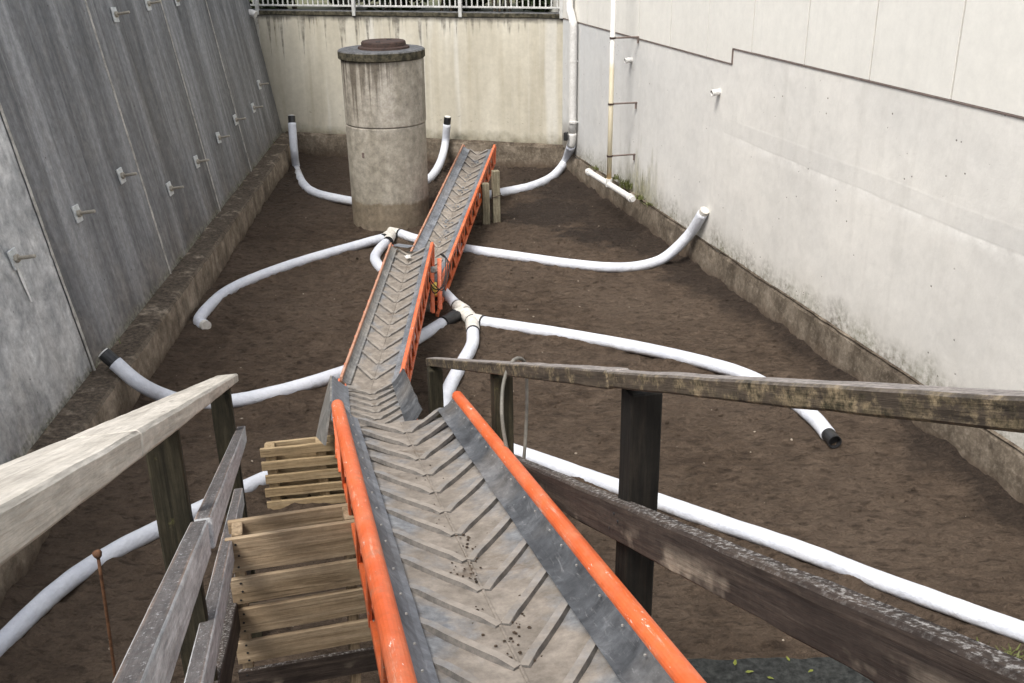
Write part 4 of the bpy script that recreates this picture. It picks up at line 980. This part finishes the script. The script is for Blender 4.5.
# smaller pallet further down, below the tail of the middle conveyor
fb = G(272, 507); fa = V((.985, .17, 0)).normalized(); fb2 = V((-fa.y, fa.x, 0))
t = thing('timber_pallet', 'small slatted timber pallet standing under the conveyor tail, seen through its gaps', 'pallet', fb)
def fp(a, b, h): return fb + fa * a + fb2 * b + V((0, 0, h))
for k in range(5):
    h = .445 - k * .108
    board('deck_board', fp(-.03 + random.uniform(-.01, .01), 0, h), fp(.72, 0, h), .022, .068, W_PAL2, t, segs=6, jit=.0025)
    board('rear_board', fp(.0, .105, h - .01), fp(.72, .105, h + .005), .022, .068, W_PAL2, t, segs=6, jit=.0025)
for a in (.03, .38, .68):
    board('stringer', fp(a, .0525, -.05), fp(a, .0525, .475), .076, .07, W_PAL2, t, zdir=fa, segs=6, jit=.004)

# ------------------------------------------------------------------ small things
rb = G(117, 700); t = thing('rusty_rod', 'thin rusty steel rod with a knobbed top standing beside the foreground pipe', 'rod', rb)
top = CP + ray(98, 556) * ((rb.y - .02) / ray(98, 556).y)
put('rod', tube_bm(catmull([rb + V((0, 0, -.1)), rb.lerp(top, .5) + V((.006, 0, 0)), top], .1), .009, 8), RUSTROD, t, smooth=True)
kb = bmesh.new(); bmesh.ops.create_icosphere(kb, subdivisions=2, radius=.024)
for v in kb.verts: v.co = top + v.co * (1 + .3 * mnoise.noise(v.co * 60)) + V((0, 0, .012))
put('knob', kb, RUSTROD, t, smooth=True)
hp = [alongR(3.50, 1.78, -.02), alongR(3.54, 1.93, -.045), alongR(3.58, 2.05, -.05), alongR(3.66, 2.15, -.02), alongR(3.78, 2.18, .05), alongR(3.86, 2.13, .115), alongR(3.90, 2.00, .135), alongR(3.86, 1.80, .12), alongR(3.82, 1.60, .09), alongR(3.80, 1.54, .06)]
t = thing('grey_hose', 'thin grey hose looped over the dark right handrail', 'hose', hp[0])
put('hose', tube_bm(catmull(hp, .03), .0075, 10), HOSE, t, smooth=True)
# mossy ledge
lg = G(690, 656, .28); lr = G(868, 653, .28)
t = thing('mossy_ledge', 'dark mossy concrete ledge below the right handrail', 'ledge', (1.3, 3.4, 0))
bm = box_bm(-.2, 1.5, -2.4, 0, -.3, .28, .03, None, 26, .02, 2)
put('ledge_block', bm, MOSSC, t, frame(lg, lr - lg, UPV) @ Matrix.Translation((0, 0, -.28)))
lm = bmesh.new(); a_ = [lm.verts.new(p) for p in ((-.035, 0, 0), (-.01, .018, .004), (.03, .008, .010), (.045, 0, .006), (.03, -.010, .010), (-.01, -.018, .004))]; c_ = lm.verts.new((0, 0, -.001))
for k in range(6): lm.faces.new((a_[k], a_[(k + 1) % 6], c_))
leafm = mesh_from(lm, LEAF_Y, name='fallen_leaf')
for i, (px, py) in enumerate([(749, 672), (788, 659), (811, 671), (770, 678), (735, 663)]):
    q = G(px, py, .30); o = link('fallen_leaf', leafm, Matrix.Translation(q) @ Matrix.Rotation(i * 1.9, 4, 'Z') @ Matrix.Scale(random.uniform(.45, .7), 4))
    tag(o, ['small yellow green leaf second from the left on the mossy ledge', 'small yellow green leaf on the far edge of the mossy ledge', 'rightmost small yellow green leaf on the mossy ledge', 'nearest small yellow green leaf on the mossy ledge, by the bottom of the photo', 'leftmost small yellow green leaf on the mossy ledge beside the orange tube'][i], 'leaf', 'leaves fallen on the mossy ledge')
bm = bmesh.new()
for i in range(14): tuft(G(random.uniform(985, 1023), random.uniform(655, 676), .02), 16, .05, .04, 300 + i, bm)
tag(put('moss_patch', bm, MOSS), 'green moss patch on the earth at the lower right edge', 'moss', kind='stuff')
